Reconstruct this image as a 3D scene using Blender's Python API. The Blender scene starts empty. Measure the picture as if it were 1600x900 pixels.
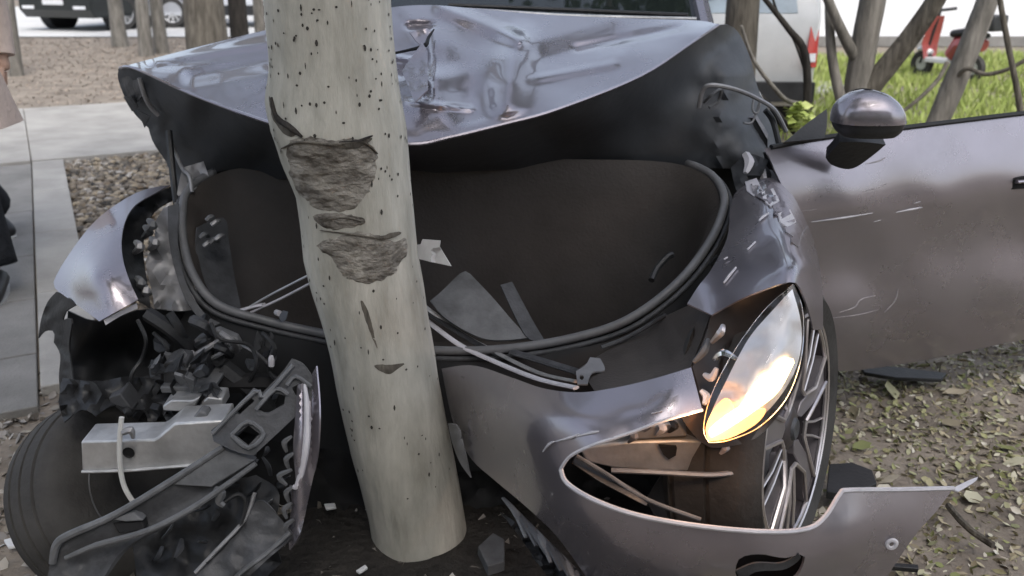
import bpy, bmesh, math, random
import numpy as np
from mathutils import Vector, Matrix, noise
from mathutils.geometry import delaunay_2d_cdt
R = math.radians
random.seed(7)
rng = np.random.default_rng(11)
scene = bpy.context.scene
COL = scene.collection

# ---------------------------------------------------------------- camera
CAM_H, PITCH, FPX = 1.25, R(19.8), 1400.0
cam_d = bpy.data.cameras.new("camera")
cam = bpy.data.objects.new("camera", cam_d); COL.objects.link(cam)
cam.location = (0, 0, CAM_H); cam.rotation_euler = (R(90) - PITCH, 0, 0)
cam_d.sensor_width = 36; cam_d.lens = 36 * FPX / 1600
cam_d.dof.use_dof = True; cam_d.dof.focus_distance = 1.75; cam_d.dof.aperture_fstop = 5.0
cam_d.clip_start = .05; cam_d.clip_end = 800
scene.camera = cam
# ---------------------------------------------------------------- world, sun, exposure
SUN_EL, SUN_AZ = R(56), R(158)      # azimuth from +Y towards +X
world = bpy.data.worlds.new("World"); scene.world = world; world.use_nodes = True
wn = world.node_tree.nodes; wl = world.node_tree.links
bg = wn["Background"]
sky = wn.new("ShaderNodeTexSky"); sky.sky_type = 'NISHITA'; sky.sun_disc = False
sky.sun_elevation = SUN_EL; sky.sun_rotation = SUN_AZ
sky.dust_density = 3.5; sky.air_density = 1.0; sky.ozone_density = 1.5
hs = wn.new("ShaderNodeHueSaturation"); hs.inputs["Saturation"].default_value = .55   # thin high cloud
wl.new(sky.outputs[0], hs.inputs["Color"]); wl.new(hs.outputs[0], bg.inputs[0]); bg.inputs[1].default_value = .15
sun_d = bpy.data.lights.new("sun", 'SUN'); sun_d.energy = .9; sun_d.angle = R(14); sun_d.color = (1, .95, .88)
sun = bpy.data.objects.new("sun", sun_d); COL.objects.link(sun)
sd = Vector((math.sin(SUN_AZ) * math.cos(SUN_EL), math.cos(SUN_AZ) * math.cos(SUN_EL), math.sin(SUN_EL)))
sun.rotation_euler = sd.to_track_quat('Z', 'Y').to_euler()
scene.view_settings.view_transform = 'Standard'; scene.view_settings.look = 'None'
scene.view_settings.exposure = .95; scene.view_settings.gamma = 1
scene.cycles.max_bounces = 8; scene.cycles.transparent_max_bounces = 8

# ---------------------------------------------------------------- helpers
cp, sp = math.cos(PITCH), math.sin(PITCH)
def ray(px, py):
    u, v = (px - 800) / FPX, (450 - py) / FPX
    return u, cp + v * sp, -sp + v * cp
def at(px, py, Y):                  # point seen at a photo position, Y metres ahead
    dx, dy, dz = ray(px, py); s = Y / dy
    return Vector((dx * s, Y, CAM_H + dz * s))
def gr(px, py, z=0.0):              # point on a level plane
    dx, dy, dz = ray(px, py); s = (z - CAM_H) / dz
    return Vector((dx * s, dy * s, z))
def wpp(py, Y): return Y / ray(800, py)[1] / FPX   # metres per photo pixel

MATS = {}
def mat(name, col, rough=.5, metal=0, var=.25, scale=8, bump=0, bscale=None, spec=.5, coat=0, trans=0, ior=1.45,
        emit=None, estr=0, col2=None, detail=6, island=None, stretch=(1, 1, 1), aniso=0):
    m = bpy.data.materials.new(name); m.use_nodes = True; MATS[name] = m
    nt = m.node_tree; N = nt.nodes; L = nt.links; b = N["Principled BSDF"]
    b.inputs["Roughness"].default_value = rough; b.inputs["Metallic"].default_value = metal
    b.inputs["Specular IOR Level"].default_value = spec; b.inputs["IOR"].default_value = ior
    b.inputs["Coat Weight"].default_value = coat; b.inputs["Coat Roughness"].default_value = .06
    b.inputs["Transmission Weight"].default_value = trans
    c = Vector(col)
    tc = N.new("ShaderNodeTexCoord"); mp = N.new("ShaderNodeMapping"); mp.inputs["Scale"].default_value = stretch
    L.new(tc.outputs["Object"], mp.inputs[0])
    if island:
        g = N.new("ShaderNodeNewGeometry"); cr = N.new("ShaderNodeValToRGB")
        cr.color_ramp.interpolation = 'LINEAR'
        els = cr.color_ramp.elements
        while len(els) < len(island): els.new(.5)
        for i, k in enumerate(island):
            els[i].position = i / (len(island) - 1); els[i].color = (*k, 1)
        L.new(g.outputs["Random Per Island"], cr.inputs[0]); L.new(cr.outputs[0], b.inputs["Base Color"])
    elif var > 0:
        nz = N.new("ShaderNodeTexNoise"); nz.inputs["Scale"].default_value = scale; nz.inputs["Detail"].default_value = detail
        nz.inputs["Roughness"].default_value = .62
        L.new(mp.outputs[0], nz.inputs["Vector"])
        cr = N.new("ShaderNodeValToRGB"); lo = c * (1 - var); hi = c * (1 + var) if col2 is None else Vector(col2)
        cr.color_ramp.elements[0].position = .3; cr.color_ramp.elements[1].position = .7
        cr.color_ramp.elements[0].color = (*lo, 1); cr.color_ramp.elements[1].color = (*[min(1, x) for x in hi], 1)
        L.new(nz.outputs[0], cr.inputs[0]); L.new(cr.outputs[0], b.inputs["Base Color"])
        rr = N.new("ShaderNodeMapRange"); rr.inputs[3].default_value = max(.02, rough - .1 * (rough > .15)); rr.inputs[4].default_value = min(1, rough + .12 * (rough > .15) + .02)
        L.new(nz.outputs[0], rr.inputs[0]); L.new(rr.outputs[0], b.inputs["Roughness"])
    else:
        b.inputs["Base Color"].default_value = (*c, 1)
    if bump:
        n2 = N.new("ShaderNodeTexNoise"); n2.inputs["Scale"].default_value = bscale or scale * 3; n2.inputs["Detail"].default_value = 8
        L.new(mp.outputs[0], n2.inputs["Vector"])
        bp = N.new("ShaderNodeBump"); bp.inputs["Strength"].default_value = bump; bp.inputs["Distance"].default_value = .02
        L.new(n2.outputs[0], bp.inputs["Height"]); L.new(bp.outputs[0], b.inputs["Normal"])
    if emit:
        b.inputs["Emission Color"].default_value = (*emit, 1); b.inputs["Emission Strength"].default_value = estr
    return m

class MB:
    def __init__(s): s.v = []; s.f = []
    def add(s, vs, fs):
        o = len(s.v); s.v += [Vector(p) for p in vs]; s.f += [tuple(i + o for i in f) for f in fs]; return s
    def grid(s, rows, cu=False, cv=False):
        n, m = len(rows), len(rows[0]); fs = []
        for i in range(n if cu else n - 1):
            for j in range(m if cv else m - 1):
                a, b = i, (i + 1) % n; c, d = j, (j + 1) % m
                fs.append((a * m + c, a * m + d, b * m + d, b * m + c))
        return s.add([p for r in rows for p in r], fs)
    def tube(s, path, rad, n=8, cap=True, flat=1.0):
        path = [Vector(p) for p in path]; k = len(path)
        rads = rad if isinstance(rad, (list, tuple)) else [rad] * k
        rows = []; ref = None
        for i, p in enumerate(path):
            t = (path[min(i + 1, k - 1)] - path[max(i - 1, 0)]).normalized()
            if ref is None: ref = Vector((0, 0, 1)) if abs(t.z) < .8 else Vector((0, 1, 0))
            a = t.cross(ref).normalized(); b = a.cross(t).normalized(); ref = b
            rows.append([p + (a * math.cos(q) + b * math.sin(q) * flat) * rads[i] for q in [2 * math.pi * j / n for j in range(n)]])
        o = len(s.v); s.grid(rows, cv=True)
        if cap:
            s.f.append(tuple(o + j for j in range(n))[::-1]); s.f.append(tuple(o + (k - 1) * n + j for j in range(n)))
        return s
    def lathe(s, prof, n=32, M=Matrix()):           # profile (axial, radius); axis = local X
        rows = [[M @ Vector((a, r * math.cos(q), r * math.sin(q))) for a, r in prof] for q in [2 * math.pi * j / n for j in range(n)]]
        return s.grid(rows, cu=True)
    def prism(s, poly, d):                          # 3D polygon pushed along d
        n = len(poly); poly = [Vector(p) for p in poly]; d = Vector(d)
        return s.add(poly + [p + d for p in poly], [tuple(range(n))[::-1], tuple(range(n, 2 * n))] + [(i, (i + 1) % n, n + (i + 1) % n, n + i) for i in range(n)])
    def box(s, c, sx, sy, sz, M=None):
        M = M or Matrix(); c = Vector(c)
        vs = [M @ (c + Vector((x * sx / 2, y * sy / 2, z * sz / 2))) for x in (-1, 1) for y in (-1, 1) for z in (-1, 1)]
        return s.add(vs, [(0, 1, 3, 2), (4, 6, 7, 5), (0, 4, 5, 1), (2, 3, 7, 6), (0, 2, 6, 4), (1, 5, 7, 3)])
    def build(s, name, m, parent=None, sharp=35, bevel=0, jit=0, label=None, kind=None):
        me = bpy.data.meshes.new(name)
        if jit:
            s.v = [p + Vector((noise.noise(p * 9), noise.noise(p * 9 + Vector((9, 3, 1))), noise.noise(p * 9 + Vector((2, 7, 5))))) * jit for p in s.v]
        me.from_pydata([tuple(p) for p in s.v], [], s.f); me.update()
        if sharp < 90:
            bm = bmesh.new(); bm.from_mesh(me); bmesh.ops.recalc_face_normals(bm, faces=bm.faces); bm.to_mesh(me); bm.free()
        me.materials.append(MATS[m] if isinstance(m, str) else m)
        me.shade_smooth()
        if sharp > 0: me.set_sharp_from_angle(angle=R(sharp))
        o = bpy.data.objects.new(name, me); COL.objects.link(o)
        if bevel:
            b = o.modifiers.new("bevel", 'BEVEL'); b.width = bevel; b.segments = 2; b.limit_method = 'ANGLE'; b.angle_limit = R(40)
        link_parent(o, parent)
        if label: o["label"] = label
        if kind: o["kind"] = kind
        return o
def link_parent(o, parent):
    if parent is None: return
    o.parent = parent
    if parent.type == 'EMPTY': o.matrix_parent_inverse = Matrix.LocRotScale(parent.location, parent.rotation_euler, None).inverted()
def thing(name, label, cat, loc, group=None):
    o = bpy.data.objects.new(name, None); COL.objects.link(o); o.location = loc; o.empty_display_size = .1
    o["label"] = label; o["category"] = cat
    if group: o["group"] = group
    return o
def tag(o, label, cat, group=None):
    o["label"] = label; o["category"] = cat
    if group: o["group"] = group
    return o
def catmull(pts, per=6, closed=False):
    P = [Vector(p) for p in pts]; n = len(P); out = []
    if n < 3: return P
    for i in range(n if closed else n - 1):
        if closed: a, b, c, d = P[i - 1], P[i], P[(i + 1) % n], P[(i + 2) % n]
        else: a, b, c, d = P[max(i - 1, 0)], P[i], P[i + 1], P[min(i + 2, n - 1)]
        for k in range(per):
            t = k / per
            out.append(.5 * ((2 * b) + (c - a) * t + (2 * a - 5 * b + 4 * c - d) * t * t + (3 * b - a - 3 * c + d) * t ** 3))
    if not closed: out.append(P[-1])
    return out
def pts(l): return [at(*p) for p in l]
def ptube(name, l, rad, m, parent=None, n=8, per=5, flat=1.0, closed=False, **k):
    path = catmull(pts(l), per, closed)
    if closed: path = path + path[:1]
    if isinstance(rad, (list, tuple)):
        q = np.linspace(0, len(rad) - 1, len(path)); rad = [float(x) for x in np.interp(q, range(len(rad)), rad)]
    return MB().tube(path, rad, n, flat=flat).build(name, m, parent, **k)

def tps(ctrl, sx=100., sy=100.):
    c = np.array(ctrl, float); P = c[:, :2] / (sx, sy); n = len(P)
    def U(r): return np.where(r > 1e-9, r * r * np.log(r + 1e-12), 0)
    K = U(np.linalg.norm(P[:, None] - P[None], axis=2)) + np.eye(n) * 1e-3
    Q = np.c_[np.ones(n), P]; A = np.block([[K, Q], [Q.T, np.zeros((3, 3))]])
    w = np.linalg.lstsq(A, np.r_[c[:, 2], 0, 0, 0], rcond=None)[0]
    def f(x, y):
        p = np.array([x / sx, y / sy]); r = np.linalg.norm(P - p, axis=1)
        return float(U(r) @ w[:n] + w[n] + w[n + 1] * p[0] + w[n + 2] * p[1])
    return f
def outline_curve(o, step, ay=1.0, smooth=True):
    # points (x, y) are smooth, (x, y, 1) are corners
    n = len(o); cor = [i for i, p in enumerate(o) if len(p) > 2 and p[2]]
    V = [Vector((p[0], p[1], 0)) for p in o]
    if not smooth: seq = [[V[i], V[(i + 1) % n]] for i in range(n)]
    elif not cor: seq = [catmull(V, 8, True)]; seq[0].append(seq[0][0])
    else:
        seq = []
        for k, i in enumerate(cor):
            j = cor[(k + 1) % len(cor)]; idx = [i]
            while idx[-1] != j or len(idx) == 1: idx.append((idx[-1] + 1) % n)
            seq.append(catmull([V[q] for q in idx], 8))
    out = []
    for sg in seq:
        d = [0]
        for a, b in zip(sg, sg[1:]): d.append(d[-1] + math.hypot(b.x - a.x, (b.y - a.y) * ay))
        m = max(1, int(round(d[-1] / step)))
        for k in range(m):
            q = d[-1] * k / m
            x = np.interp(q, d, [p.x for p in sg]); y = np.interp(q, d, [p.y for p in sg]); out.append((float(x), float(y)))
    return out
def inside(p, poly):
    x, y = p; c = False; n = len(poly)
    for i in range(n):
        x1, y1 = poly[i]; x2, y2 = poly[i - 1]
        if (y1 > y) != (y2 > y) and x < (x2 - x1) * (y - y1) / (y2 - y1) + x1: c = not c
    return c
def sheet_mesh(outline, ctrl, step=10, thick=.003, holes=(), ay=1.0, smooth=True, yf=None, disp=None):
    """curved panel: outline drawn as seen, ctrl gives how far each place lies; real thickness"""
    yf = yf or tps(ctrl, 100., 100. / ay)
    loops = [outline_curve(outline, step, ay, smooth)] + [outline_curve(h, step, ay, True) for h in holes]
    P, E = [], []
    for lp in loops:
        o = len(P); P += lp; E += [(o + i, o + (i + 1) % len(lp)) for i in range(len(lp))]
    nb = len(P); L0 = np.array(loops[0]); bnd = np.array(P)
    x0, y0 = L0.min(0); x1, y1 = L0.max(0); sy = step / ay; row = 0; y = y0 + sy / 2
    while y < y1:
        x = x0 + (step / 2 if row % 2 else step)
        while x < x1:
            if inside((x, y), loops[0]) and not any(inside((x, y), h) for h in loops[1:]):
                if (np.hypot(bnd[:, 0] - x, (bnd[:, 1] - y) * ay)).min() > step * .55: P.append((x, y))
            x += step
        y += sy * .87; row += 1
    r = delaunay_2d_cdt([Vector((a, b * ay)) for a, b in P], E, [], 1, 1e-4)
    V2, F = r[0], r[2]; V2 = [(v.x, v.y / ay) for v in V2]
    faces = []
    for f in F:
        c = (sum(V2[i][0] for i in f) / len(f), sum(V2[i][1] for i in f) / len(f))
        if inside(c, loops[0]) and not any(inside(c, h) for h in loops[1:]): faces.append(tuple(f))
    V3 = []
    for a, b in V2:
        Y = yf(a, b)
        if disp: Y += disp(a, b)
        V3.append(at(a, b, Y))
    # outward = towards the camera
    nrm = [Vector() for _ in V3]; g = []
    for f in faces:
        n = (V3[f[1]] - V3[f[0]]).cross(V3[f[2]] - V3[f[0]])
        c = (V3[f[0]] + V3[f[1]] + V3[f[2]]) / 3
        if n.dot(c - Vector((0, 0, CAM_H))) > 0: f = f[::-1]; n = -n
        g.append(f)
        for i in f: nrm[i] += n
    n0 = len(V3); mb = MB(); V4 = [p - (nv.normalized() if nv.length > 0 else Vector((0, -1, 0))) * thick for p, nv in zip(V3, nrm)]
    ec = {}
    for f in g:
        for i in range(3): ec[(f[i], f[(i + 1) % 3])] = 1
    rim = [(b, a, a + n0, b + n0) for (a, b) in ec if (b, a) not in ec]
    mb.add(V3 + V4, g + [tuple(i + n0 for i in f[::-1]) for f in g] + rim)
    return mb
def sheet(name, outline, ctrl, m, parent=None, sharp=50, **k):
    sharp = min(sharp, 62); bk = {q: k.pop(q) for q in ('label', 'kind', 'bevel') if q in k}
    return sheet_mesh(outline, ctrl, **k).build(name, m, parent, sharp=sharp, **bk)
def sst(x, a, b):
    t = max(0, min(1, (x - a) / (b - a))); return t * t * (3 - 2 * t)
def fwd(l, d=.2, a=690, b=890): return [(p[0], p[1], p[2] - d * sst(p[0], a, b)) for p in l]
def wfd(l, d=.19): return [(p[0], p[1], p[2] - d * sst(p[1], 290, 470)) for p in l]
def fz(x, y, s=40., a=1.0, seed=0): return a * noise.noise(Vector((x / s, y / s, seed * 3.7)))

# ---------------------------------------------------------------- materials
def car_paint(name, col):
    m = mat(name, col, .26, .78, var=.05, scale=3, coat=1.0, bump=.03, bscale=9)
    nt = m.node_tree; N = nt.nodes; L = nt.links; b = N["Principled BSDF"]; out = N["Material Output"]
    d = N.new("ShaderNodeBsdfPrincipled"); d.inputs["Base Color"].default_value = (.20, .19, .19, 1); d.inputs["Roughness"].default_value = .85
    tc = N.new("ShaderNodeTexCoord"); n1 = N.new("ShaderNodeTexNoise"); n1.inputs["Scale"].default_value = 5; n1.inputs["Detail"].default_value = 9; n1.inputs["Roughness"].default_value = .72
    L.new(tc.outputs["Object"], n1.inputs["Vector"])
    mr = N.new("ShaderNodeMapRange"); mr.inputs[1].default_value = .42; mr.inputs[2].default_value = .78; mr.inputs[3].default_value = .02; mr.inputs[4].default_value = .24
    L.new(n1.outputs[0], mr.inputs[0])
    mx = N.new("ShaderNodeMixShader"); L.new(mr.outputs[0], mx.inputs[0]); L.new(b.outputs[0], mx.inputs[1]); L.new(d.outputs[0], mx.inputs[2]); L.new(mx.outputs[0], out.inputs[0])
    return m
car_paint("paint", (.31, .286, .318))
mat("black_plastic", (.022, .023, .025), .45, var=.35, scale=14, bump=.1, bscale=90)
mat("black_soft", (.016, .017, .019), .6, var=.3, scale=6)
mat("inner_black", (.062, .067, .075), .5, var=.2, scale=4, bump=.08, bscale=30)
mat("tub_plastic", (.06, .053, .049), .55, var=.25, scale=5, bump=.1, bscale=120)
mat("grey_plastic", (.12, .124, .13), .5, var=.35, scale=16, bump=.12, bscale=70)
mat("mid_plastic", (.058, .06, .065), .5, var=.45, scale=16, bump=.15, bscale=80)
mat("seal_rubber", (.15, .153, .16), .38, var=.2, scale=10)
mat("rubber", (.045, .043, .041), .75, var=.35, scale=10, bump=.15, bscale=60)
mat("alloy", (.52, .52, .52), .45, .7, var=.35, scale=9, bump=.12, bscale=45)
mat("steel_dull", (.30, .30, .31), .5, .5, var=.25, scale=10, bump=.08)
mat("primer", (.52, .51, .54), .5, 0, var=.15, scale=20)
mat("scuff", (.36, .33, .34), .6, 0, var=.4, scale=60)
mat("white_plastic", (.66, .67, .68), .4, 0, var=.12, scale=20)
mat("chrome", (.8, .8, .82), .12, 1, var=.08, scale=10)
mat("reflector", (.80, .81, .83), .42, .25, var=.1, scale=10)
mat("rim_dark", (.085, .075, .08), .35, .5, var=.2, scale=14)
mat("rim_mid", (.26, .24, .25), .35, .5, var=.15, scale=14)
mat("housing_dark", (.04, .034, .033), .3, 0, var=.3, scale=14)
mat("rim_bright", (.60, .56, .56), .3, .8, var=.15, scale=20)
mat("lens_glass", (.97, .97, .98), .03, 0, var=0, trans=1, ior=1.35)
mat("dark_glass", (.012, .016, .016), .04, 0, var=0, spec=.7)
mat("light_amber", (1, .7, .35), .5, var=0, emit=(1, .34, .09), estr=2.2)
mat("light_white", (1, .9, .75), .5, var=0, emit=(1, .66, .30), estr=3.2)
mat("wire_white", (.6, .6, .58), .5, var=.1)
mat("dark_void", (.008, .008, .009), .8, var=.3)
def bark_mat(name, col, col2, var, scale, stretch, bump, rough=.85):
    return mat(name, col, rough, var=var, scale=scale, col2=col2, stretch=stretch, bump=bump, bscale=scale * 2.2, spec=.25)
bark_mat("bark_pale", (.40, .39, .335), (.60, .585, .52), .22, 8, (1.8, 1.8, .5), .35)
bark_mat("bark_scar", (.13, .112, .095), (.42, .395, .345), .45, 18, (1, 1, 1.8), .9)
bark_mat("bark_dark", (.085, .075, .062), (.17, .155, .13), .4, 12, (2, 2, .3), .8)
bark_mat("bark_grey", (.12, .113, .10), (.25, .235, .21), .3, 10, (2, 2, .4), .5)
bark_mat("bark_black", (.022, .02, .019), (.05, .045, .04), .4, 14, (2, 2, .4), .6)
mat("lenticel", (.05, .045, .04), .9, var=.3, scale=30)
mat("dirt", (.20, .17, .14), .95, var=.28, scale=3.5, col2=(.32, .28, .235), bump=.9, bscale=26, spec=.2, detail=10)
mat("concrete", (.345, .335, .315), .9, var=.2, scale=3.2, bump=.25, bscale=70, spec=.25, detail=10)
mat("concrete_dark", (.225, .22, .21), .9, var=.24, scale=3, bump=.3, bscale=80, spec=.25, detail=10)
mat("road", (.55, .55, .54), .9, var=.1, scale=.6, bump=.2, bscale=40, spec=.2)
mat("pebble", (.3, .3, .3), .8, island=[(.03, .03, .03), (.22, .185, .14), (.08, .075, .07), (.40, .34, .25), (.15, .115, .08), (.46, .44, .41)], bump=.3, bscale=40)
mat("litter", (.3, .3, .2), .75, island=[(.13, .11, .075), (.44, .39, .27), (.29, .31, .13), (.54, .51, .40), (.20, .23, .09), (.36, .30, .20), (.62, .59, .52)], spec=.3)
mat("chips", (.3, .3, .3), .85, island=[(.22, .2, .18), (.46, .44, .41), (.3, .28, .26), (.11, .10, .09), (.38, .35, .3)], spec=.3)
mat("soil_leaves", (.3, .3, .3), .85, island=[(.23, .19, .155), (.33, .28, .235), (.27, .225, .185), (.16, .13, .11), (.38, .33, .28)], spec=.2)
mat("grass", (.15, .25, .04), .6, island=[(.24, .30, .08), (.36, .44, .12), (.31, .39, .11), (.46, .50, .20)], spec=.3)
mat("leaf", (.06, .1, .02), .5, island=[(.035, .07, .02), (.07, .115, .03), (.05, .09, .02), (.11, .15, .05)], spec=.4)
mat("coat_cloth", (.56, .46, .40), .9, var=.12, scale=9, bump=.3, bscale=60, spec=.2)
mat("dark_cloth", (.022, .024, .028), .9, var=.3, scale=12, bump=.3, bscale=80, spec=.2)
mat("shoe", (.02, .02, .022), .5, var=.2)
mat("sole", (.5, .5, .48), .7, var=.1)
mat("skin", (.55, .36, .27), .55, var=.08)
mat("hair", (.015, .012, .01), .5, var=.3, scale=40)
mat("suv_paint", (.010, .013, .013), .35, 0, var=.1, coat=.3)
mat("white_paint", (.72, .73, .72), .3, 0, var=.05, coat=.8)
mat("silver_paint", (.62, .64, .68), .3, .3, var=.05, coat=.8)
mat("tail_red", (.55, .03, .02), .2, var=.1, coat=1)
mat("red_paint", (.30, .05, .05), .3, var=.15, coat=1)
mat("plaster", (.76, .77, .79), .85, var=.06, scale=1.5, bump=.1)
mat("window_pale", (.42, .50, .56), .12, var=.25, scale=3, spec=.6)
mat("window_grey", (.10, .12, .14), .08, var=.1, spec=.6)

# ================================================================ THE SETTING
# ground: one sheet, dense near the wreck
def axis(lo, hi, d0, d1, st, far):
    a = list(np.arange(lo, hi, d0)); out = []
    x = lo
    while x > -far: x -= st; st *= 1.45; out.append(max(x, -far))
    st2 = d1; x = a[-1]; o2 = []
    while x < far: x += st2; st2 *= 1.45; o2.append(min(x, far))
    return out[::-1] + a + o2
xs = axis(-3.2, 3.6, .05, .07, .07, 260); ys = axis(.6, 7.5, .05, .07, .07, 260)
def gz(x, y):
    w = max(0, min(1, (y - .3) / .4)) * max(0, min(1, (9 - y) / 2))
    side = 1.0 if x > -1.2 else .35
    return w * side * (.022 * noise.noise(Vector((x * 1.6, y * 1.6, 0))) + .012 * noise.noise(Vector((x * 6, y * 6, 3)))) - .012
rows = [[Vector((x, y, gz(x, y))) for x in xs] for y in ys]
MB().grid(rows).build("ground", "dirt", sharp=180, kind="structure")

# pavement: path across the back, slabs at the left, a pale edging strip, each piece laid singly
pav = bpy.data.objects.new("pavement", None); COL.objects.link(pav); pav.location = gr(20, 300); pav["kind"] = "structure"
def slab(quad, h, m, name="slab", gap=.006):
    c = sum((Vector(q) for q in quad), Vector()) / 4
    q = [Vector(p) + (c - Vector(p)).normalized() * gap for p in quad]
    q = [Vector((p.x, p.y, h)) for p in q]
    return MB().prism(q, (0, 0, -.09)).build(name, m, pav, bevel=.004)
A, B = gr(50, 259), gr(60, 545)
e1 = (B - A).normalized(); e2 = (gr(240, 238) - gr(0, 259)).normalized()
# slabs left of the strip
t_edges = [-.02]; 
for py in (332, 402, 470, 556, 640): t_edges.append((gr(50 + (py - 259) * .035, py) - A).dot(e1))
for i in range(len(t_edges) - 1):
    for j in range(5):
        w = .62
        a = A + e1 * t_edges[i] - e2 * (j * w); b = A + e1 * t_edges[i] - e2 * ((j + 1) * w)
        c = A + e1 * t_edges[i + 1] - e2 * ((j + 1) * w); d = A + e1 * t_edges[i + 1] - e2 * (j * w)
        slab([a, b, c, d], .012 + .003 * ((i * 3 + j) % 3), "concrete_dark")
# edging strip
w = (gr(86, 262) - gr(50, 259)).length
for i in range(4):
    t0, t1 = -.02 + i * .95, -.02 + (i + 1) * .95
    slab([A + e1 * t0 + e2 * .004, A + e1 * t1 + e2 * .004, A + e1 * t1 + e2 * w, A + e1 * t0 + e2 * w], .024, "concrete", "edging_stone", .003)
# path beyond, three courses deep
n2 = Vector((-e2.y, e2.x, 0))
depth = (gr(100, 168) - gr(100, 252)).dot(n2)
for j in range(-5, 5):
    L0 = 1.6
    o = A - e1 * .03 + e2 * (j * L0)
    slab([o + n2 * .20, o + e2 * L0 + n2 * .20, o + e2 * L0 + n2 * depth, o + n2 * depth], .020 + .002 * (j % 2), "concrete", "path_slab", .005)
    slab([o, o + e2 * L0, o + e2 * L0 + n2 * .195, o + n2 * .195], .030, "concrete", "kerb_stone", .004)
# road far behind
q = [Vector((-60, 17.2, .008)), Vector((60, 17.2, .008)), Vector((60, 30, .008)), Vector((-60, 30, .008))]
MB().add(q, [(0, 1, 2, 3)]).build("road", "road", sharp=0, kind="structure")

# darker soil round the foot of the poplar
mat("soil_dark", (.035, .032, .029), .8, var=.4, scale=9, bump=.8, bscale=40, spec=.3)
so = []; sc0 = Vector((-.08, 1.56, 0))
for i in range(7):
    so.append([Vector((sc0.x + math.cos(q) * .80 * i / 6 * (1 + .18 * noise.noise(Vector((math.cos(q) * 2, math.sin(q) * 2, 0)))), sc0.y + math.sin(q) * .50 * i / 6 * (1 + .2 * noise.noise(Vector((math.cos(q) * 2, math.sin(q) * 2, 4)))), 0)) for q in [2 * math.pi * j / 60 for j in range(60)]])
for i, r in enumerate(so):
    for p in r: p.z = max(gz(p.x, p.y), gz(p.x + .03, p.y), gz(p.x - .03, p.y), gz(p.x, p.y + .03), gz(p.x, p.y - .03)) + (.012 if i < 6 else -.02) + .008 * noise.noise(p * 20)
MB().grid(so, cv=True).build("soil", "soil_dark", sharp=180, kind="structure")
# gravel bed
def pebbles(n, poly, rmin, rmax, name, m, zoff=.0, flat=.6):
    ico = bmesh.new(); bmesh.ops.create_icosphere(ico, subdivisions=1, radius=1)
    bv = np.array([v.co[:] for v in ico.verts]); bf = np.array([[v.index for v in f.verts] for f in ico.faces]); ico.free()
    P2 = [(p.x, p.y) for p in poly]; lo = np.min(P2, 0); hi = np.max(P2, 0); V = []; F = []; k = 0
    while k < n:
        x, y = rng.uniform(lo, hi)
        if not inside((x, y), P2): continue
        r = rng.uniform(rmin, rmax); s = r * rng.uniform(.6, 1.2, 3) * (1, 1, flat)
        Q = np.array(Matrix.Rotation(rng.uniform(0, 6.3), 3, 'Z') @ Matrix.Rotation(rng.uniform(-.5, .5), 3, 'X'))
        vv = (bv * (1 + rng.uniform(-.18, .18, (len(bv), 1))) * s) @ Q.T + (x, y, zoff + r * .35)
        V.append(vv); F.append(bf + k * len(bv)); k += 1
    me = bpy.data.meshes.new(name); me.from_pydata(np.concatenate(V).tolist(), [], np.concatenate(F).tolist()); me.materials.append(MATS[m]); me.shade_smooth()
    o = bpy.data.objects.new(name, me); COL.objects.link(o); o["kind"] = "stuff"; return o
gb = pebbles(7000, [A + e2 * (w + .01), A + e2 * (w + 1.7), A + e2 * (w + 1.7) + e1 * 2.6, A + e2 * (w + .01) + e1 * 3.2], .010, .028, "gravel", "pebble")
gb["label"] = "brown and white pebbles in the bed beside the pavement"

# scattered leaf litter and chips (never countable)
def litter(n, xr, yr, smin, smax, name, m, label, zf=None, up=.5, dens=None, asp=(.35, .6)):
    x = rng.uniform(*xr, n); y = rng.uniform(*yr, n); V = []; F = []; k = 0
    for i in range(n):
        if dens and rng.random() > dens(x[i], y[i]): continue
        s = rng.uniform(smin, smax); wd = s * rng.uniform(*asp); c = rng.uniform(-.5, .7) * s
        q = np.array([(-s, 0, 0), (-s * .35, -wd, c * .5), (s * .4, -wd * .9, c * .6), (s, 0, c), (s * .4, wd * .9, c * .6), (-s * .35, wd, c * .5), (0, 0, c * .12)])
        Q = np.array(Matrix.Rotation(rng.uniform(0, 6.3), 3, 'Z') @ Matrix.Rotation(rng.normal(0, up), 3, 'X') @ Matrix.Rotation(rng.normal(0, up), 3, 'Y'))
        zz = (zf(x[i], y[i]) if zf else gz(x[i], y[i])) + s * rng.uniform(.05, .5)
        V.append(q @ Q.T + (x[i], y[i], zz)); F += [(k, k + 1, k + 6), (k + 1, k + 2, k + 6), (k + 2, k + 3, k + 6), (k + 3, k + 4, k + 6), (k + 4, k + 5, k + 6), (k + 5, k, k + 6)]; k += 7
    me = bpy.data.meshes.new(name); me.from_pydata(np.concatenate(V).tolist(), [], F); me.materials.append(MATS[m]); me.shade_smooth()
    o = bpy.data.objects.new(name, me); COL.objects.link(o); o["kind"] = "stuff"; o["label"] = label; return o
litter(56000, (.35, 3.6), (1.0, 5.0), .004, .016, "leaf_litter", "litter", "dry curled leaves covering the ground right of the car", up=.55, dens=lambda a, b: .5 + .5 * sst(noise.noise(Vector((a * 2.2, b * 2.2, 8))), -.35, .25))
litter(3500, (.45, 3.6), (1.0, 5.0), .012, .035, "dry_grass", "litter", "dry grass stalks lying among the leaves right of the car", up=.35, asp=(.03, .07))
litter(350, (.4, 3.6), (1.0, 5.0), .022, .042, "dead_leaves", "litter", "larger dead leaves lying on top of the litter right of the car", up=.6, asp=(.4, .7))
litter(7000, (-2.4, .5), (1.1, 2.7), .005, .022, "rubble_chips", "chips", "pale chips and rubble strewn on the ground left of the car", up=.6,
       dens=lambda a, b: 1 if a > -1.75 + (2.3 - b) * -.1 else .3)
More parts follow.
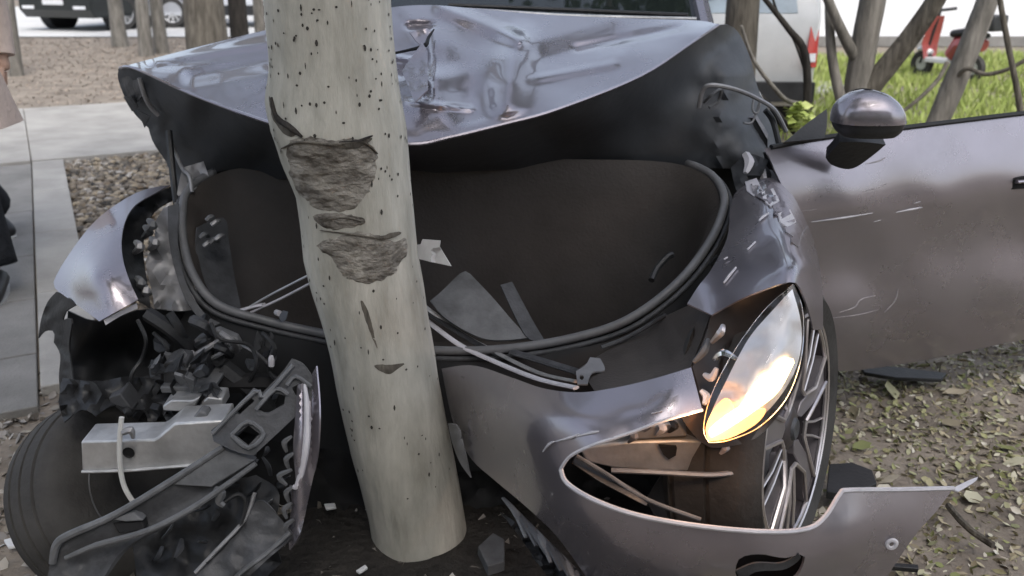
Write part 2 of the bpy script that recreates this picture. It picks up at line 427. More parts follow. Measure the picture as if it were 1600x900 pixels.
litter(16000, (-11, -1), (8.6, 17), .008, .026, "fallen_leaves", "soil_leaves", "pale fallen leaves on the bare soil before the road", up=.4)

# lawn beyond the door
V = []; F = []; k = 0
for i in range(26000):
    y = rng.uniform(6.4, 13.5); x = rng.uniform(1.4 + .25 * (y - 6), 10.5)
    h = rng.uniform(.05, .13) * (1.2 if noise.noise(Vector((x, y, 0))) > 0 else .8); a = rng.uniform(0, 6.3); wd = rng.uniform(.006, .013)
    t = Vector((rng.normal(0, .35) * h, rng.normal(0, .35) * h, h)); c, s_ = math.cos(a) * wd, math.sin(a) * wd
    V += [(x - c, y - s_, -.02), (x + c, y + s_, -.02), (x + t.x * .5 + c * .6, y + t.y * .5 + s_ * .6, h * .6), (x + t.x, y + t.y, h)]
    F += [(k, k + 1, k + 2), (k, k + 2, k + 3)]; k += 4
me = bpy.data.meshes.new("grass"); me.from_pydata(V, [], F); me.materials.append(MATS["grass"])
lawn = bpy.data.objects.new("grass", me); COL.objects.link(lawn); lawn["kind"] = "stuff"; lawn["label"] = "bright green grass of the lawn beyond the open door"

# ================================================================ TREES
def leaf_crown(name, parent, blobs, n, smin=.05, smax=.1, m="leaf"):
    V = []; F = []; k = 0
    for i in range(n):
        c, r = blobs[int(rng.integers(len(blobs)))]
        d = rng.normal(0, 1, 3); d /= np.linalg.norm(d); p = np.array(c) + d * np.array(r) * rng.random() ** .45
        s = rng.uniform(smin, smax); Q = np.array(Matrix.Rotation(rng.uniform(0, 6.3), 3, 'Z') @ Matrix.Rotation(rng.uniform(-1.2, 1.2), 3, 'X'))
        q = np.array([(-s, 0, 0), (0, -s * .5, .1 * s), (s, 0, -.1 * s), (0, s * .5, .1 * s)]) @ Q.T + p
        V += q.tolist(); F += [(k, k + 1, k + 2), (k, k + 2, k + 3)]; k += 4
    me = bpy.data.meshes.new(name); me.from_pydata(V, [], F); me.materials.append(MATS[m])
    o = bpy.data.objects.new(name, me); COL.objects.link(o); link_parent(o, parent); return o

# --- the struck poplar
TY = 1.79
prof = [(0, 512, 196), (50, 516, 195), (100, 521, 195), (150, 525, 200), (200, 531, 206), (250, 540, 196), (300, 553, 178), (350, 559, 176), (400, 564, 177),
        (450, 575, 174), (500, 587, 165), (550, 598, 162), (600, 606, 160), (650, 616, 158), (700, 627, 157), (750, 639, 152), (800, 650, 148), (850, 658, 148), (895, 662, 158)]
TR = []
for py, cx, wd in prof:
    p = at(cx, py, TY); TR.append((p.z, p.x, wd / 2 * wpp(py, TY)))
TR = TR[::-1]
tz = [t[0] for t in TR]
def trunk_c(z): return float(np.interp(z, tz, [t[1] for t in TR])), float(np.interp(z, tz, [t[2] for t in TR]))
def trunk_r(z, q, r):
    d = Vector((math.cos(q), math.sin(q), 0)); k = r * (1 + .012 * noise.noise(Vector((d.x * 2, d.y * 2, z * 3))) + .006 * noise.noise(Vector((d.x * 9, d.y * 9, z * 16))))
    for (bz, bq, am, sz) in ((.95, -1.9, .010, .05), (.80, -1.35, .007, .05), (1.0, 3.05, .012, .045)):   # swellings round the old branch scars
        dq = (q - bq + math.pi) % (2 * math.pi) - math.pi
        k += am * math.exp(-((z - bz) / sz) ** 2 - (dq / .7) ** 2)
    return k
def trunk_y(px, py):
    for Y in np.arange(TY - .16, TY + .002, .001):
        p = at(px, py, Y); cx, r = trunk_c(p.z)
        k = trunk_r(p.z, math.atan2(Y - TY, p.x - cx), r)
        if (p.x - cx) ** 2 + (Y - TY) ** 2 < k * k: return float(Y)
    return TY
tree = thing("poplar_tree", "pale speckled poplar trunk standing where the wrecked car's nose is wrapped round it", "tree", gr(655, 890))
rows = []
zs = list(np.linspace(-.12, 1.19, 70)) + list(np.linspace(1.28, 5.2, 22))
slope = (TR[-1][1] - TR[-6][1]) / (TR[-1][0] - TR[-6][0])
def ring(z, n=40):
    if z <= tz[-1]: cx, r = trunk_c(z)
    else: cx = TR[-1][1] + (z - tz[-1]) * slope * .8; r = TR[-1][2] * (1 - .1 * (z - tz[-1]))
    out = []
    for q in [2 * math.pi * j / n for j in range(n)]:
        d = Vector((math.cos(q), math.sin(q), 0)); k = trunk_r(z, q, r)
        out.append(Vector((cx, TY, z)) + d * k)
    return out
MB().grid([ring(z) for z in zs], cv=True).build("trunk", "bark_pale", tree, sharp=180)
top = Vector((TR[-1][1] + (5.2 - tz[-1]) * slope * .8, TY, 5.15))
for (dx, dy, dz, r0, zb) in ((-.9, .5, 1.6, .06, 4.2), (.9, .3, 1.5, .06, 4.6), (.1, -.8, 1.7, .05, 4.9), (-.2, .2, 2.2, .08, 5.1), (.5, .8, 1.3, .05, 3.8)):
    b = Vector((TR[-1][1] + (zb - tz[-1]) * slope * .8, TY, zb))
    MB().tube(catmull([b, b + Vector((dx * .5, dy * .5, dz * .35)), b + Vector((dx, dy, dz))], 5), [r0 * (1 - .07 * i) for i in range(11)], 8).build("limb", "bark_pale", tree)
leaf_crown("crown", tree, [((top.x + a, TY + b, top.z + c), (.8, .8, .7)) for a, b, c in ((-.9, .5, 1.2), (.9, .3, 1.1), (.1, -.7, 1.3), (-.1, .2, 1.9), (.5, .8, .5), (-.6, -.3, .6))], 2600)

def scar(outline, amp, seed, m="bark_scar", step=6, lift=.004):
    oc = outline_curve([p[:2] for p in outline], step * .9)
    outline = [(x + fz(x, y, 9, 5.5 if step > 5 else 1.5, seed), y + fz(x, y, 7, 4.0 if step > 5 else 1., seed + 9), 1) for x, y in oc]
    def yf(x, y): return trunk_y(x, y) - lift + .004
    def dd(x, y):
        a = noise.noise(Vector((x / 26., y / 9., seed))); b = noise.noise(Vector((x / 9., y / 6., seed + 5)))
        f = min(1, min(math.hypot(x - p, y - q) for p, q, _ in outline) / 9.)
        return -.0007 - f * (.0015 + amp * (abs(a) * 1.3 + .5 * abs(b)))
    return sheet("bark_scar", outline, None, m, tree, yf=yf, disp=dd, step=step, thick=.006)
scar([(452, 222), (480, 214), (520, 219), (560, 217), (586, 232), (590, 255), (582, 285), (568, 312), (545, 328), (515, 330), (488, 322), (468, 300), (452, 262)], .006, 1)
scar([(488, 338), (530, 333), (566, 340), (568, 350), (530, 358), (503, 354)], .004, 2)
scar([(494, 384), (520, 372), (560, 362), (590, 368), (610, 376), (636, 374), (632, 400), (618, 425), (590, 440), (556, 442), (535, 428), (520, 405)], .006, 3)
scar([(563, 470), (572, 478), (582, 510), (589, 545), (583, 530), (571, 500)], .002, 4, "bark_dark", 4)
scar([(584, 571), (610, 570), (632, 568), (620, 578), (605, 585)], .002, 5, "bark_dark", 4)
scar([(500, 224), (540, 226), (582, 216), (560, 231), (520, 229)], .002, 6, "bark_dark", 4, .010)
scar([(590, 372), (622, 362), (625, 367), (598, 376)], .002, 7, "bark_dark", 4, .008)
scar([(421, 150), (430, 175), (446, 192), (462, 210), (448, 212), (432, 195), (424, 178)], .003, 8, "bark_dark", 4)
def ridge(l, r, m):
    P = catmull([at(x, y, trunk_y(x, y) - .004) for x, y in l], 4); n = len(P)
    MB().tube(P, [r * (.35 + .65 * math.sin(math.pi * (i + .5) / n)) * (1 + .3 * noise.noise(p * 60)) for i, p in enumerate(P)], 6, flat=.6).build("bark_ridge", m, tree, sharp=180)
for l, r, m in (([(440, 232), (470, 222), (520, 226), (566, 222), (590, 240)], .0055, "bark_dark"), ([(424, 152), (432, 182), (452, 198), (472, 214)], .006, "bark_black"), ([(500, 345), (540, 340), (566, 346)], .003, "bark_dark"), ([(530, 222), (560, 220), (582, 212)], .004, "bark_black"), ([(500, 360), (550, 366), (596, 372), (624, 364)], .003, "bark_dark")):
    ridge(l, r, m)
mb = MB()
for i in range(230):
    z = rng.uniform(.15, 1.25) if rng.random() < .55 else rng.uniform(.85, 1.25); q = rng.uniform(math.pi * 1.0, math.pi * 2.0); cx, r = trunk_c(min(z, 1.18)); r *= 1.006
    hz, hw = rng.uniform(.0015, .0045), rng.uniform(.001, .0032)
    if rng.random() < .35: hz *= 1.8
    P = []
    for a, b in ((-1, 0), (-.35, -.8), (.5, -.7), (1, .1), (.4, .9), (-.5, .8)):
        qq = q + a * hw / r; k = trunk_r(z, qq, r) + .0006; P.append(Vector((cx + k * math.cos(qq), TY + k * math.sin(qq), z + b * hz)))
    mb.add(P, [tuple(range(6))])
mb.build("lenticels", "lenticel", tree, sharp=0, kind="stuff")

# --- background trees
def bg_tree(name, label, base, path, rads, bark, branches=(), crown=None, group=None, leaves=1200, cat="tree"):
    t = thing(name, label, cat, base, group)
    P = catmull(path, 5); q = np.linspace(0, len(rads) - 1, len(P)); rr = [float(x) for x in np.interp(q, range(len(rads)), rads)]
    rr = [a * (1 + .07 * noise.noise(p * 4)) for a, p in zip(rr, P)]
    MB().tube(P, rr, 12).build("trunk", bark, t, sharp=180)
    for b in branches:
        pp, r0, r1 = b[:3]; bm_ = b[3] if len(b) > 3 else bark
        P = catmull(pp, 5); MB().tube(P, [r0 + (r1 - r0) * i / (len(P) - 1) for i in range(len(P))], 8).build("branch", bm_, t, sharp=180)
    if crown: leaf_crown("crown", t, crown, leaves)
    return t
def simple(px, py, wpx, lean, bark, label, name="street_tree", h=6, group=None, blob=1.0, leaves=350):
    b = gr(px, py); r = wpx / 2 * wpp(py, b.y); up = Vector((lean, .05, 1))
    path = [b - Vector((0, 0, .1)), b + up * .6, b + up * (h * .5), b + up * h]
    t = b + up * h
    br = [([b + up * (h * f), b + up * (h * f) + Vector((a, c, .5)), b + up * (h * f) + Vector((a * 1.8, c * 1.8, 1.3))], r * .5, r * .15) for f, a, c in ((.6, .4, .2), (.7, -.4, .1), (.82, .1, .4), (.9, .2, -.4))]
    bl = [((t.x + a, t.y + c, t.z + d), (blob, blob, blob * .8)) for a, c, d in ((0, 0, .6), (.8, .2, 0), (-.8, .1, .1), (0, .5, -.5))]
    return bg_tree(name, label, b, path, [r * 1.25, r, r * .85, r * .5], bark, br, bl, group, leaves)
simple(26, 117, 19, .03, "bark_grey", "slim leaning tree trunk behind the person in the beige coat", h=9.5)
simple(188, 72, 22, .0, "bark_grey", "grey tree trunk in front of the dark car's alloy wheel", h=9.5)
simple(229, 86, 20, .02, "bark_grey", "thin brownish trunk, middle one of the three left of the hood", h=9.5)
simple(253, 82, 20, -.01, "bark_grey", "thin grey trunk nearest the wide dark trunk above the hood", h=9.5)
simple(328, 110, 62, .0, "bark_dark", "wide dark furrowed trunk rising behind the left of the hood", h=9.5)
simple(378, 96, 28, .0, "bark_black", "black narrow trunk beside the wide dark trunk behind the hood", h=9.5, leaves=250)
simple(408, 70, 17, .01, "bark_grey", "pale mottled trunk just left of the struck poplar", h=9.5, leaves=250)
simple(1142, 270, 52, .0, "bark_dark", "dark trunk behind the raised right corner of the hood", h=5.5)

# multi-stemmed tree behind the mirror and its neighbours
b = gr(1335, 300)
YB = b.y
bg_tree("forked_tree", "grey forked tree with thick stems behind the door mirror", b,
        pts([(1338, 305, YB), (1340, 150, YB), (1352, 60, YB), (1366, -20, YB), (1372, -160, YB)]), [.085, .075, .072, .066, .05], "bark_grey",
        [(pts([(1340, 160, YB), (1385, 105, YB - .05), (1432, 45, YB - .12), (1475, -25, YB - .2), (1540, -180, YB - .3)]), .068, .045, "bark_dark"),
         (pts([(1342, 100, YB), (1318, 55, YB - .05), (1292, -5, YB - .1), (1240, -150, YB - .2)]), .035, .02),
         (pts([(1335, 290, YB), (1322, 190, YB - .02), (1300, 90, YB), (1294, -40, YB)]), .04, .022)],
        [((b.x + a, b.y + c, 3.6 + d), (.9, .9, .6)) for a, c, d in ((0, 0, 0), (.9, .2, .4), (-.7, .3, .3), (.3, .4, 1.0))], leaves=1600)
b = gr(1440, 250); YB = b.y
bg_tree("leaning_tree", "greenish leaning trunk crossing the lawn to the right of the red scooter", b,
        pts([(1440, 252, YB), (1470, 180, YB), (1508, 90, YB), (1545, -5, YB), (1600, -160, YB)]), [.085, .075, .072, .066, .05], "bark_grey",
        [(pts([(1485, 140, YB), (1508, 108, YB - .1), (1545, 116, YB - .2), (1602, 94, YB - .3), (1700, 20, YB - .4)]), .016, .012, "bark_dark"),
         (pts([(1480, 98, YB - .3), (1465, 125, YB - .4), (1435, 155, YB - .5), (1400, 182, YB - .5)]), .016, .010, "bark_dark")],
        [((b.x + 1 + a, b.y + c, 3.9 + d), (.9, .9, .6)) for a, c, d in ((0, 0, 0), (.8, .2, .4), (-.7, .3, .3))], leaves=1300)
b = gr(1602, 300); YB = b.y
bg_tree("sapling", "thin dark sapling at the right edge above the open door", b,
        pts([(1605, 300, YB), (1594, 170, YB), (1577, 80, YB), (1562, -5, YB), (1550, -120, YB)]), [.022, .018, .016, .014, .010], "bark_dark",
        crown=[((b.x - .1, b.y, 2.9), (.6, .6, .5))], leaves=300)
b = gr(1262, 330); YB = b.y
bg_tree("twisted_shrub", "bare twisted dark shrub between the hood corner and the mirror", b,
        pts([(1264, 330, YB), (1262, 180, YB), (1258, 85, YB), (1232, 45, YB), (1190, -8, YB), (1150, -60, YB)]), [.024, .022, .02, .016, .012, .008], "bark_black",
        [(pts([(1158, 40, YB - .2), (1178, 95, YB - .15), (1212, 140, YB - .1), (1232, 158, YB - .05), (1262, 164, YB)]), .008, .014, "bark_grey"),
         (pts([(1262, 120, YB), (1240, 60, YB + .1), (1215, 20, YB + .1), (1200, -30, YB + .1)]), .010, .006),
         (pts([(1264, 235, YB), (1238, 205, YB - .1), (1215, 175, YB - .2), (1190, 150, YB - .3)]), .012, .007)],
        None, cat="shrub")
leaf_crown("leaves", bpy.data.objects["twisted_shrub"], [(tuple(at(1246, 184, YB - .1)), (.07, .07, .08))], 70, .02, .05, "grass")
b = gr(1100, 330); YB = b.y
bg_tree("bare_branch_shrub", "thin bare dark branches above the windscreen's right pillar", b,
        pts([(1120, 330, YB), (1112, 120, YB), (1085, 20, YB), (1062, -10, YB)]), [.02, .016, .012, .01], "bark_black",
        [(pts([(1100, 60, YB), (1096, 20, YB + .1), (1112, -10, YB + .1)]), .008, .006)], cat="shrub")
# far trees behind the road give the hood its broken reflections
for i, (x, y, h, lab) in enumerate(((-16, 36, 5, "leafy tree at far left across the road"), (2.5, 34, 9, "leafy tree across the road behind the windscreen"), (10, 33, 10, "leafy tree across the road behind the white van"), (19, 31, 8, "leafy tree at far right across the road"))):
    p0 = Vector((x, y, 0))
    bg_tree("roadside_tree", lab, p0, [p0, p0 + Vector((0, 0, h * .5)), p0 + Vector((.2, 0, h))], [.25, .2, .1], "bark_dark", (),
            [((x + rng.uniform(-2.6, 2.6), y + rng.uniform(-1.5, 1.5), h * rng.uniform(.5, 1.25)), (1.5, 1.3, 1.1)) for _ in range(10)], leaves=3200, group="trees across the road")
for x, y, lab in ((-1.9, -1.7, "street tree behind the photographer, left one of two"), (1.5, -2.0, "street tree behind the photographer, right one of two")):
    p0 = Vector((x, y, 0))
    bg_tree("shade_tree", lab, p0, [p0, p0 + Vector((0, 0, 1.6)), p0 + Vector((.1, .2, 3.6)), p0 + Vector((.2, .4, 5.4))], [.16, .13, .11, .06], "bark_grey",
            [([p0 + Vector((.1, .1, 3)), p0 + Vector((a * .5, c * .5, 3.9)), p0 + Vector((a, c, 5))], .06, .02) for a, c in ((1, .5), (-1, .6), (.2, 1.3), (.1, -1))],
            [((x + a, y + .5 + c, 5 + d), (1.1, 1.1, .8)) for a, c, d in ((0, 0, .3), (1.1, .4, 0), (-1.1, .5, .1), (0, 1.3, 0), (.9, 1.5, .5), (-.9, 1.5, .4), (0, .6, 1.0), (0, -.9, .2))], leaves=4200, group="trees behind the photographer")
hg = thing("added_hedge", "unseen leafy screen added behind the camera to darken reflections and shade the car", "added_hedge", (0, -3.6, 0))  # out of view, added to darken paint reflections and shade the car's front
leaf_crown("foliage", hg, [((x, -3.6 + .3 * math.sin(x * 3), z), (.9, .6, .6)) for x in np.arange(-7, 7.1, .9) for z in (.4, 1.2, 2.0, 2.8, 3.6 + .3 * math.sin(x * 2))], 12000, .1, .2)
for x in (-6, -3, 0, 3, 6): MB().tube([(x, -3.6, -.05), (x + .1, -3.6, 1), (x, -3.7, 2.6)], [.06, .05, .03], 7).build("stem", "bark_dark", hg)
# ================================================================ BACKGROUND VEHICLES, BUILDING, PERSON
def wheel_parts(parent, M, rt, rr, wd, m_rim="alloy", spokes=10, nested=True):
    w_ = bpy.data.objects.new("wheel", None) if False else None
    t = MB().lathe([(-wd * .5, rr), (-wd * .5, rt * .9), (-wd * .36, rt * .985), (0, rt), (wd * .36, rt * .985), (wd * .5, rt * .9), (wd * .5, rr)], 36, M).build("wheel", "rubber", parent)
    mb = MB(); mb.lathe([(wd * .46, rr * 1.02), (wd * .42, rr * .92), (-wd * .1, rr * .86), (-wd * .3, rr * .86)], 36, M)
    for k in range(spokes):
        q = 2 * math.pi * k / spokes; Q = M @ Matrix.Rotation(q, 4, 'X')
        mb.prism([Q @ Vector((wd * .40, a, r)) for a, r in ((-.022, .05), (.022, .05), (.03, rr * .93), (-.03, rr * .93))], (Q.to_3x3() @ Vector((-.03, 0, 0))))
    mb.lathe([(wd * .42, 0), (wd * .42, .05), (wd * .3, .07), (wd * .1, .07)], 20, M)
    mb.build("rim", m_rim, t)
    MB().lathe([(-wd * .05, 0), (-wd * .05, rr * .8)], 24, M).build("brake_disc", "rim_dark", t)
    return t
def bg_vehicle(name, label, cat, loc, yaw, prof, width, paint, belt, roof, cab, wheels, rt, low=.24):
    """prof: side outline (along, height); cab: glass outline; nose points to +Y of the vehicle"""
    root = thing(name, label, cat, loc); W = Matrix.Translation(loc) @ Matrix.Rotation(yaw, 4, 'Z')
    def hw(z): return width / 2 * (1 - max(0, z - belt) * .22 - max(0, .45 - z) * .12)
    mb = MB(); n = len(prof)
    rows = [[W @ Vector((f * hw(z), a, z)) for a, z in prof] for f in (-1, -.97, -.5, .5, .97, 1)]
    for i in (0, 5): rows[i] = [W @ (Vector(((-1 if i == 0 else 1) * hw(z), a * .985, .02 + z * .975))) for a, z in prof]
    mb.grid(rows, cv=True)
    o = len(mb.v) - 6 * n
    mb.f.append(tuple(o + j for j in range(n))); mb.f.append(tuple(o + 5 * n + j for j in range(n))[::-1])
    body = mb.build("body", paint, root, sharp=40)
    for sd_ in (-1, 1):
        for poly in cab:
            P = [W @ Vector((sd_ * (hw(z) + .004), a, z)) for a, z in poly]
            MB().prism(P, (W.to_3x3() @ Vector((sd_ * .006, 0, 0)))).build("side_window", "window_grey", body)
        for a in wheels:
            M = W @ Matrix.Translation((sd_ * (width / 2 - .11), a, rt)) @ (Matrix() if sd_ > 0 else Matrix.Rotation(math.pi, 4, 'Z'))
            wheel_parts(root, M, rt, rt * .66, .22)
            MB().lathe([(.122, rt * 1.06), (.125, rt * 1.16), (-.12, rt * 1.16), (-.12, 0)], 30, W @ Matrix.Translation((sd_ * (width / 2 - .12), a, rt * 1.02)) @ (Matrix() if sd_ > 0 else Matrix.Rotation(math.pi, 4, 'Z'))).build("wheel_arch", "black_soft", body)
    return root, body, W
suv_prof = [(-2.3, .45), (-2.28, .95), (-2.1, 1.15), (-1.9, 1.62), (-1.5, 1.72), (.2, 1.74), (.75, 1.6), (1.25, 1.12), (2.1, .98), (2.3, .8), (2.32, .42), (2.2, .27), (-2.2, .27)]
# dark car at the far left, nose towards the path
fc = gr(92, 50); sl = Vector((fc.x + .34 * 2.3, fc.y + .94 * 2.3, 0))
suv, sbody, W = bg_vehicle("parked_suv", "dark green-black car parked on the road at the far left", "car", sl, R(160), suv_prof, 1.86, "suv_paint", 1.0, 1.7,
                           [[(-1.85, 1.12), (-1.72, 1.55), (-.6, 1.62), (-.6, 1.1)], [(-.52, 1.1), (-.52, 1.62), (.25, 1.6), (.98, 1.12)]], (-1.42, 1.42), .36)
MB().prism([W @ Vector((x, 2.325, z)) for x, z in ((-.26, .52), (.26, .52), (.26, .62), (-.26, .62))], W.to_3x3() @ Vector((0, .012, 0))).build("number_plate", "white_plastic", suv)
MB().prism([W @ Vector((x, 2.322, z)) for x, z in ((-.7, .66), (.7, .66), (.66, .78), (-.66, .78))], W.to_3x3() @ Vector((0, .015, 0))).build("grille", "black_plastic", suv)
for s_ in (-1, 1):
    MB().prism([W @ Vector((s_ * x, y, z)) for x, y, z in ((.60, 2.30, .80), (.9, 2.2, .80), (.9, 2.12, .92), (.60, 2.26, .90))], W.to_3x3() @ Vector((0, .02, 0))).build("headlight", "reflector", suv)
    MB().prism([W @ Vector((s_ * x, 2.326, z)) for x, z in ((.50, .44), (.80, .44), (.80, .50), (.50, .50))], W.to_3x3() @ Vector((0, .012, 0))).build("fog_lamp", "reflector", suv)
# pale car beyond the trunks
p0 = gr(300, 52); p0 = Vector((p0.x + .4, p0.y + 2.4, 0))
pc, pb, W2 = bg_vehicle("parked_car", "silver car with dark sills parked behind the trunks left of the poplar", "car", p0, R(90), [(x * .92, .25 + (z - .27) * .82) for x, z in suv_prof], 1.75, "silver_paint", .85, 1.4,
                        [[(-1.6, .95), (-1.5, 1.3), (-.5, 1.36), (-.5, .95)], [(-.42, .95), (-.42, 1.36), (.25, 1.34), (.88, .95)]], (-1.3, 1.3), .32)
for s_ in (-1, 1):
    MB().box((s_ * .865, 0, .36), .04, 2.0, .2, W2).build("sill", "black_plastic", pc)
# white van seen from behind
vp = Vector((1.46, 6.75, 0))
van_prof = [(-2.1, .42), (-2.14, .9), (-2.06, 1.05), (-1.86, 1.72), (-1.7, 1.84), (.6, 1.84), (1.2, 1.3), (1.95, 1.1), (2.1, .8), (2.1, .4), (2.0, .27), (-2.0, .27)]
van, vbody, W3 = bg_vehicle("white_van", "white van seen from behind, its red tail lamp beside the forked tree", "van", vp + Vector((0, 2.0, 0)), R(-4), van_prof, 1.74, "white_paint", 1.05, 1.8,
                            [[(-1.7, 1.15), (-1.6, 1.65), (-.3, 1.68), (-.3, 1.12)], [(-.2, 1.12), (-.2, 1.68), (.55, 1.68), (1.05, 1.25)]], (-1.35, 1.35), .32)
def vanface(name, pol, m, d=.012, par=None):
    return MB().prism([W3 @ Vector(p) for p in pol], W3.to_3x3() @ Vector((0, -d, .004))).build(name, m, par or van, bevel=.003)
rw = vanface("rear_window", [(-.70, -2.118, .93), (.70, -2.118, .93), (.62, -1.905, 1.60), (-.62, -1.905, 1.60)], "window_pale")
for s_ in (-1, 1):
    tl = vanface("tail_lamp", [(s_ * .78, -2.12, .56), (s_ * .865, -2.09, .56), (s_ * .865, -2.05, .90), (s_ * .80, -2.08, .90)], "tail_red", .05)
    vanface("lamp_lens", [(s_ * .80, -2.168, .60), (s_ * .85, -2.145, .60), (s_ * .85, -2.14, .66), (s_ * .80, -2.163, .66)], "light_off" if "light_off" in MATS else "reflector", .012, tl)
vanface("rear_bumper", [(-.86, -2.1, .32), (.86, -2.1, .32), (.86, -2.1, .46), (-.86, -2.1, .46)], "black_plastic", .09)
vanface("number_plate", [(-.26, -2.16, .70), (.26, -2.16, .70), (.26, -2.15, .84), (-.26, -2.15, .84)], "silver_paint", .02)
MB().tube([W3 @ Vector(p) for p in ((-.2, -2.15, .94), (.15, -2.10, 1.06), (.5, -2.05, 1.18))], .012, 6).build("wiper", "black_plastic", rw)

# pale building behind the lawn
bo = Vector((9.0, 15.2, 0))
bld = thing("white_building", "white plastered low building beyond the lawn at the upper right", "building", bo)
wall = MB().box((9.0, 16.2, 1.7), 12.5, 2.0, 3.4).build("wall", "plaster", bld)
MB().box((9.0, 16.1, 3.5), 12.9, 2.5, .2).build("roof", "concrete", bld)
for i, x in enumerate((4.3, 6.4, 8.6, 10.8, 13.0)):
    f = MB().box((x, 15.185, 1.75), 1.1, .05, 1.1).build("window", "window_grey", bld)
    for (dx, dz, a, c) in ((0, .58, 1.26, .08), (0, -.58, 1.3, .08), (-.59, 0, .08, 1.08), (.59, 0, .08, 1.08), (0, 0, .05, 1.08)):
        MB().box((x + dx, 15.16, 1.75 + dz), a, .06, c).build("window_frame", "white_plastic", f)
MB().box((9.0, 15.17, .08), 12.52, .05, .16).build("plinth", "concrete_dark", bld)

# red scooter on the lawn
sc_ = gr(1476, 124); 
sco = thing("motor_scooter", "small red and white motor scooter parked on the lawn beyond the leaning trunk", "scooter", sc_)
SM = Matrix.Translation(sc_) @ Matrix.Rotation(R(30), 4, 'Z') @ Matrix.Scale(.78, 4)
def sp_(l): return [SM @ Vector(p) for p in l]
for a in (-.42, .42):
    MS = SM @ Matrix.Translation((0, a, .2)); t = MB().lathe([(-.045, .1), (-.05, .17), (0, .2), (.05, .17), (.045, .1)], 24, MS).build("wheel", "rubber", sco)
    MB().lathe([(.03, 0), (.03, .1), (-.03, .1), (-.03, 0)], 20, MS).build("rim", "alloy", t)
MB().grid([[SM @ Vector((x * k, y, z)) for x in (-.16, -.1, .1, .16)] for y, z, k in ((.30, .28, .9), (.34, .5, 1.2), (.30, .72, 1.15), (.24, .9, .7))]).build("leg_shield", "red_paint", sco)
MB().tube(sp_([(0, .44, .2), (0, .36, .5), (0, .28, .9), (0, .26, .98)]), .03, 8).build("steering_column", "black_plastic", sco)
MB().tube(sp_([(-.3, .2, 1.0), (-.12, .27, .98), (.12, .27, .98), (.3, .2, 1.0)]), .018, 8).build("handlebar", "black_plastic", sco)
MB().tube(sp_([(0, -.55, .52), (0, -.4, .56), (0, -.15, .5), (0, -.02, .34)]), [.08 * .82, .15 * .82, .14 * .82, .09 * .82], 10).build("rear_body", "red_paint", sco)
MB().tube(sp_([(0, -.56, .66), (0, -.3, .70), (0, -.04, .66)]), [.06, .11, .09], 10, flat=.5).build("seat", "black_soft", sco)
MB().box((0, .12, .27), .26, .36, .07, SM).build("footboard", "white_plastic", sco, bevel=.01)
MB().box((0, -.6, .84), .34, .26, .22, SM).build("top_box", "black_plastic", sco, bevel=.02)
MB().lathe([(0, 0), (.02, .05), (0, .07)], 16, SM @ Matrix.Translation((0, .36, .82)) @ Matrix.Rotation(R(90), 4, 'Z')).build("headlight", "reflector", sco)
MB().tube(sp_([(-.02, .50, .40), (0, .42, .43), (0, .30, .36)]), [.05, .07, .05], 8, flat=.6).build("mudguard", "white_plastic", sco)

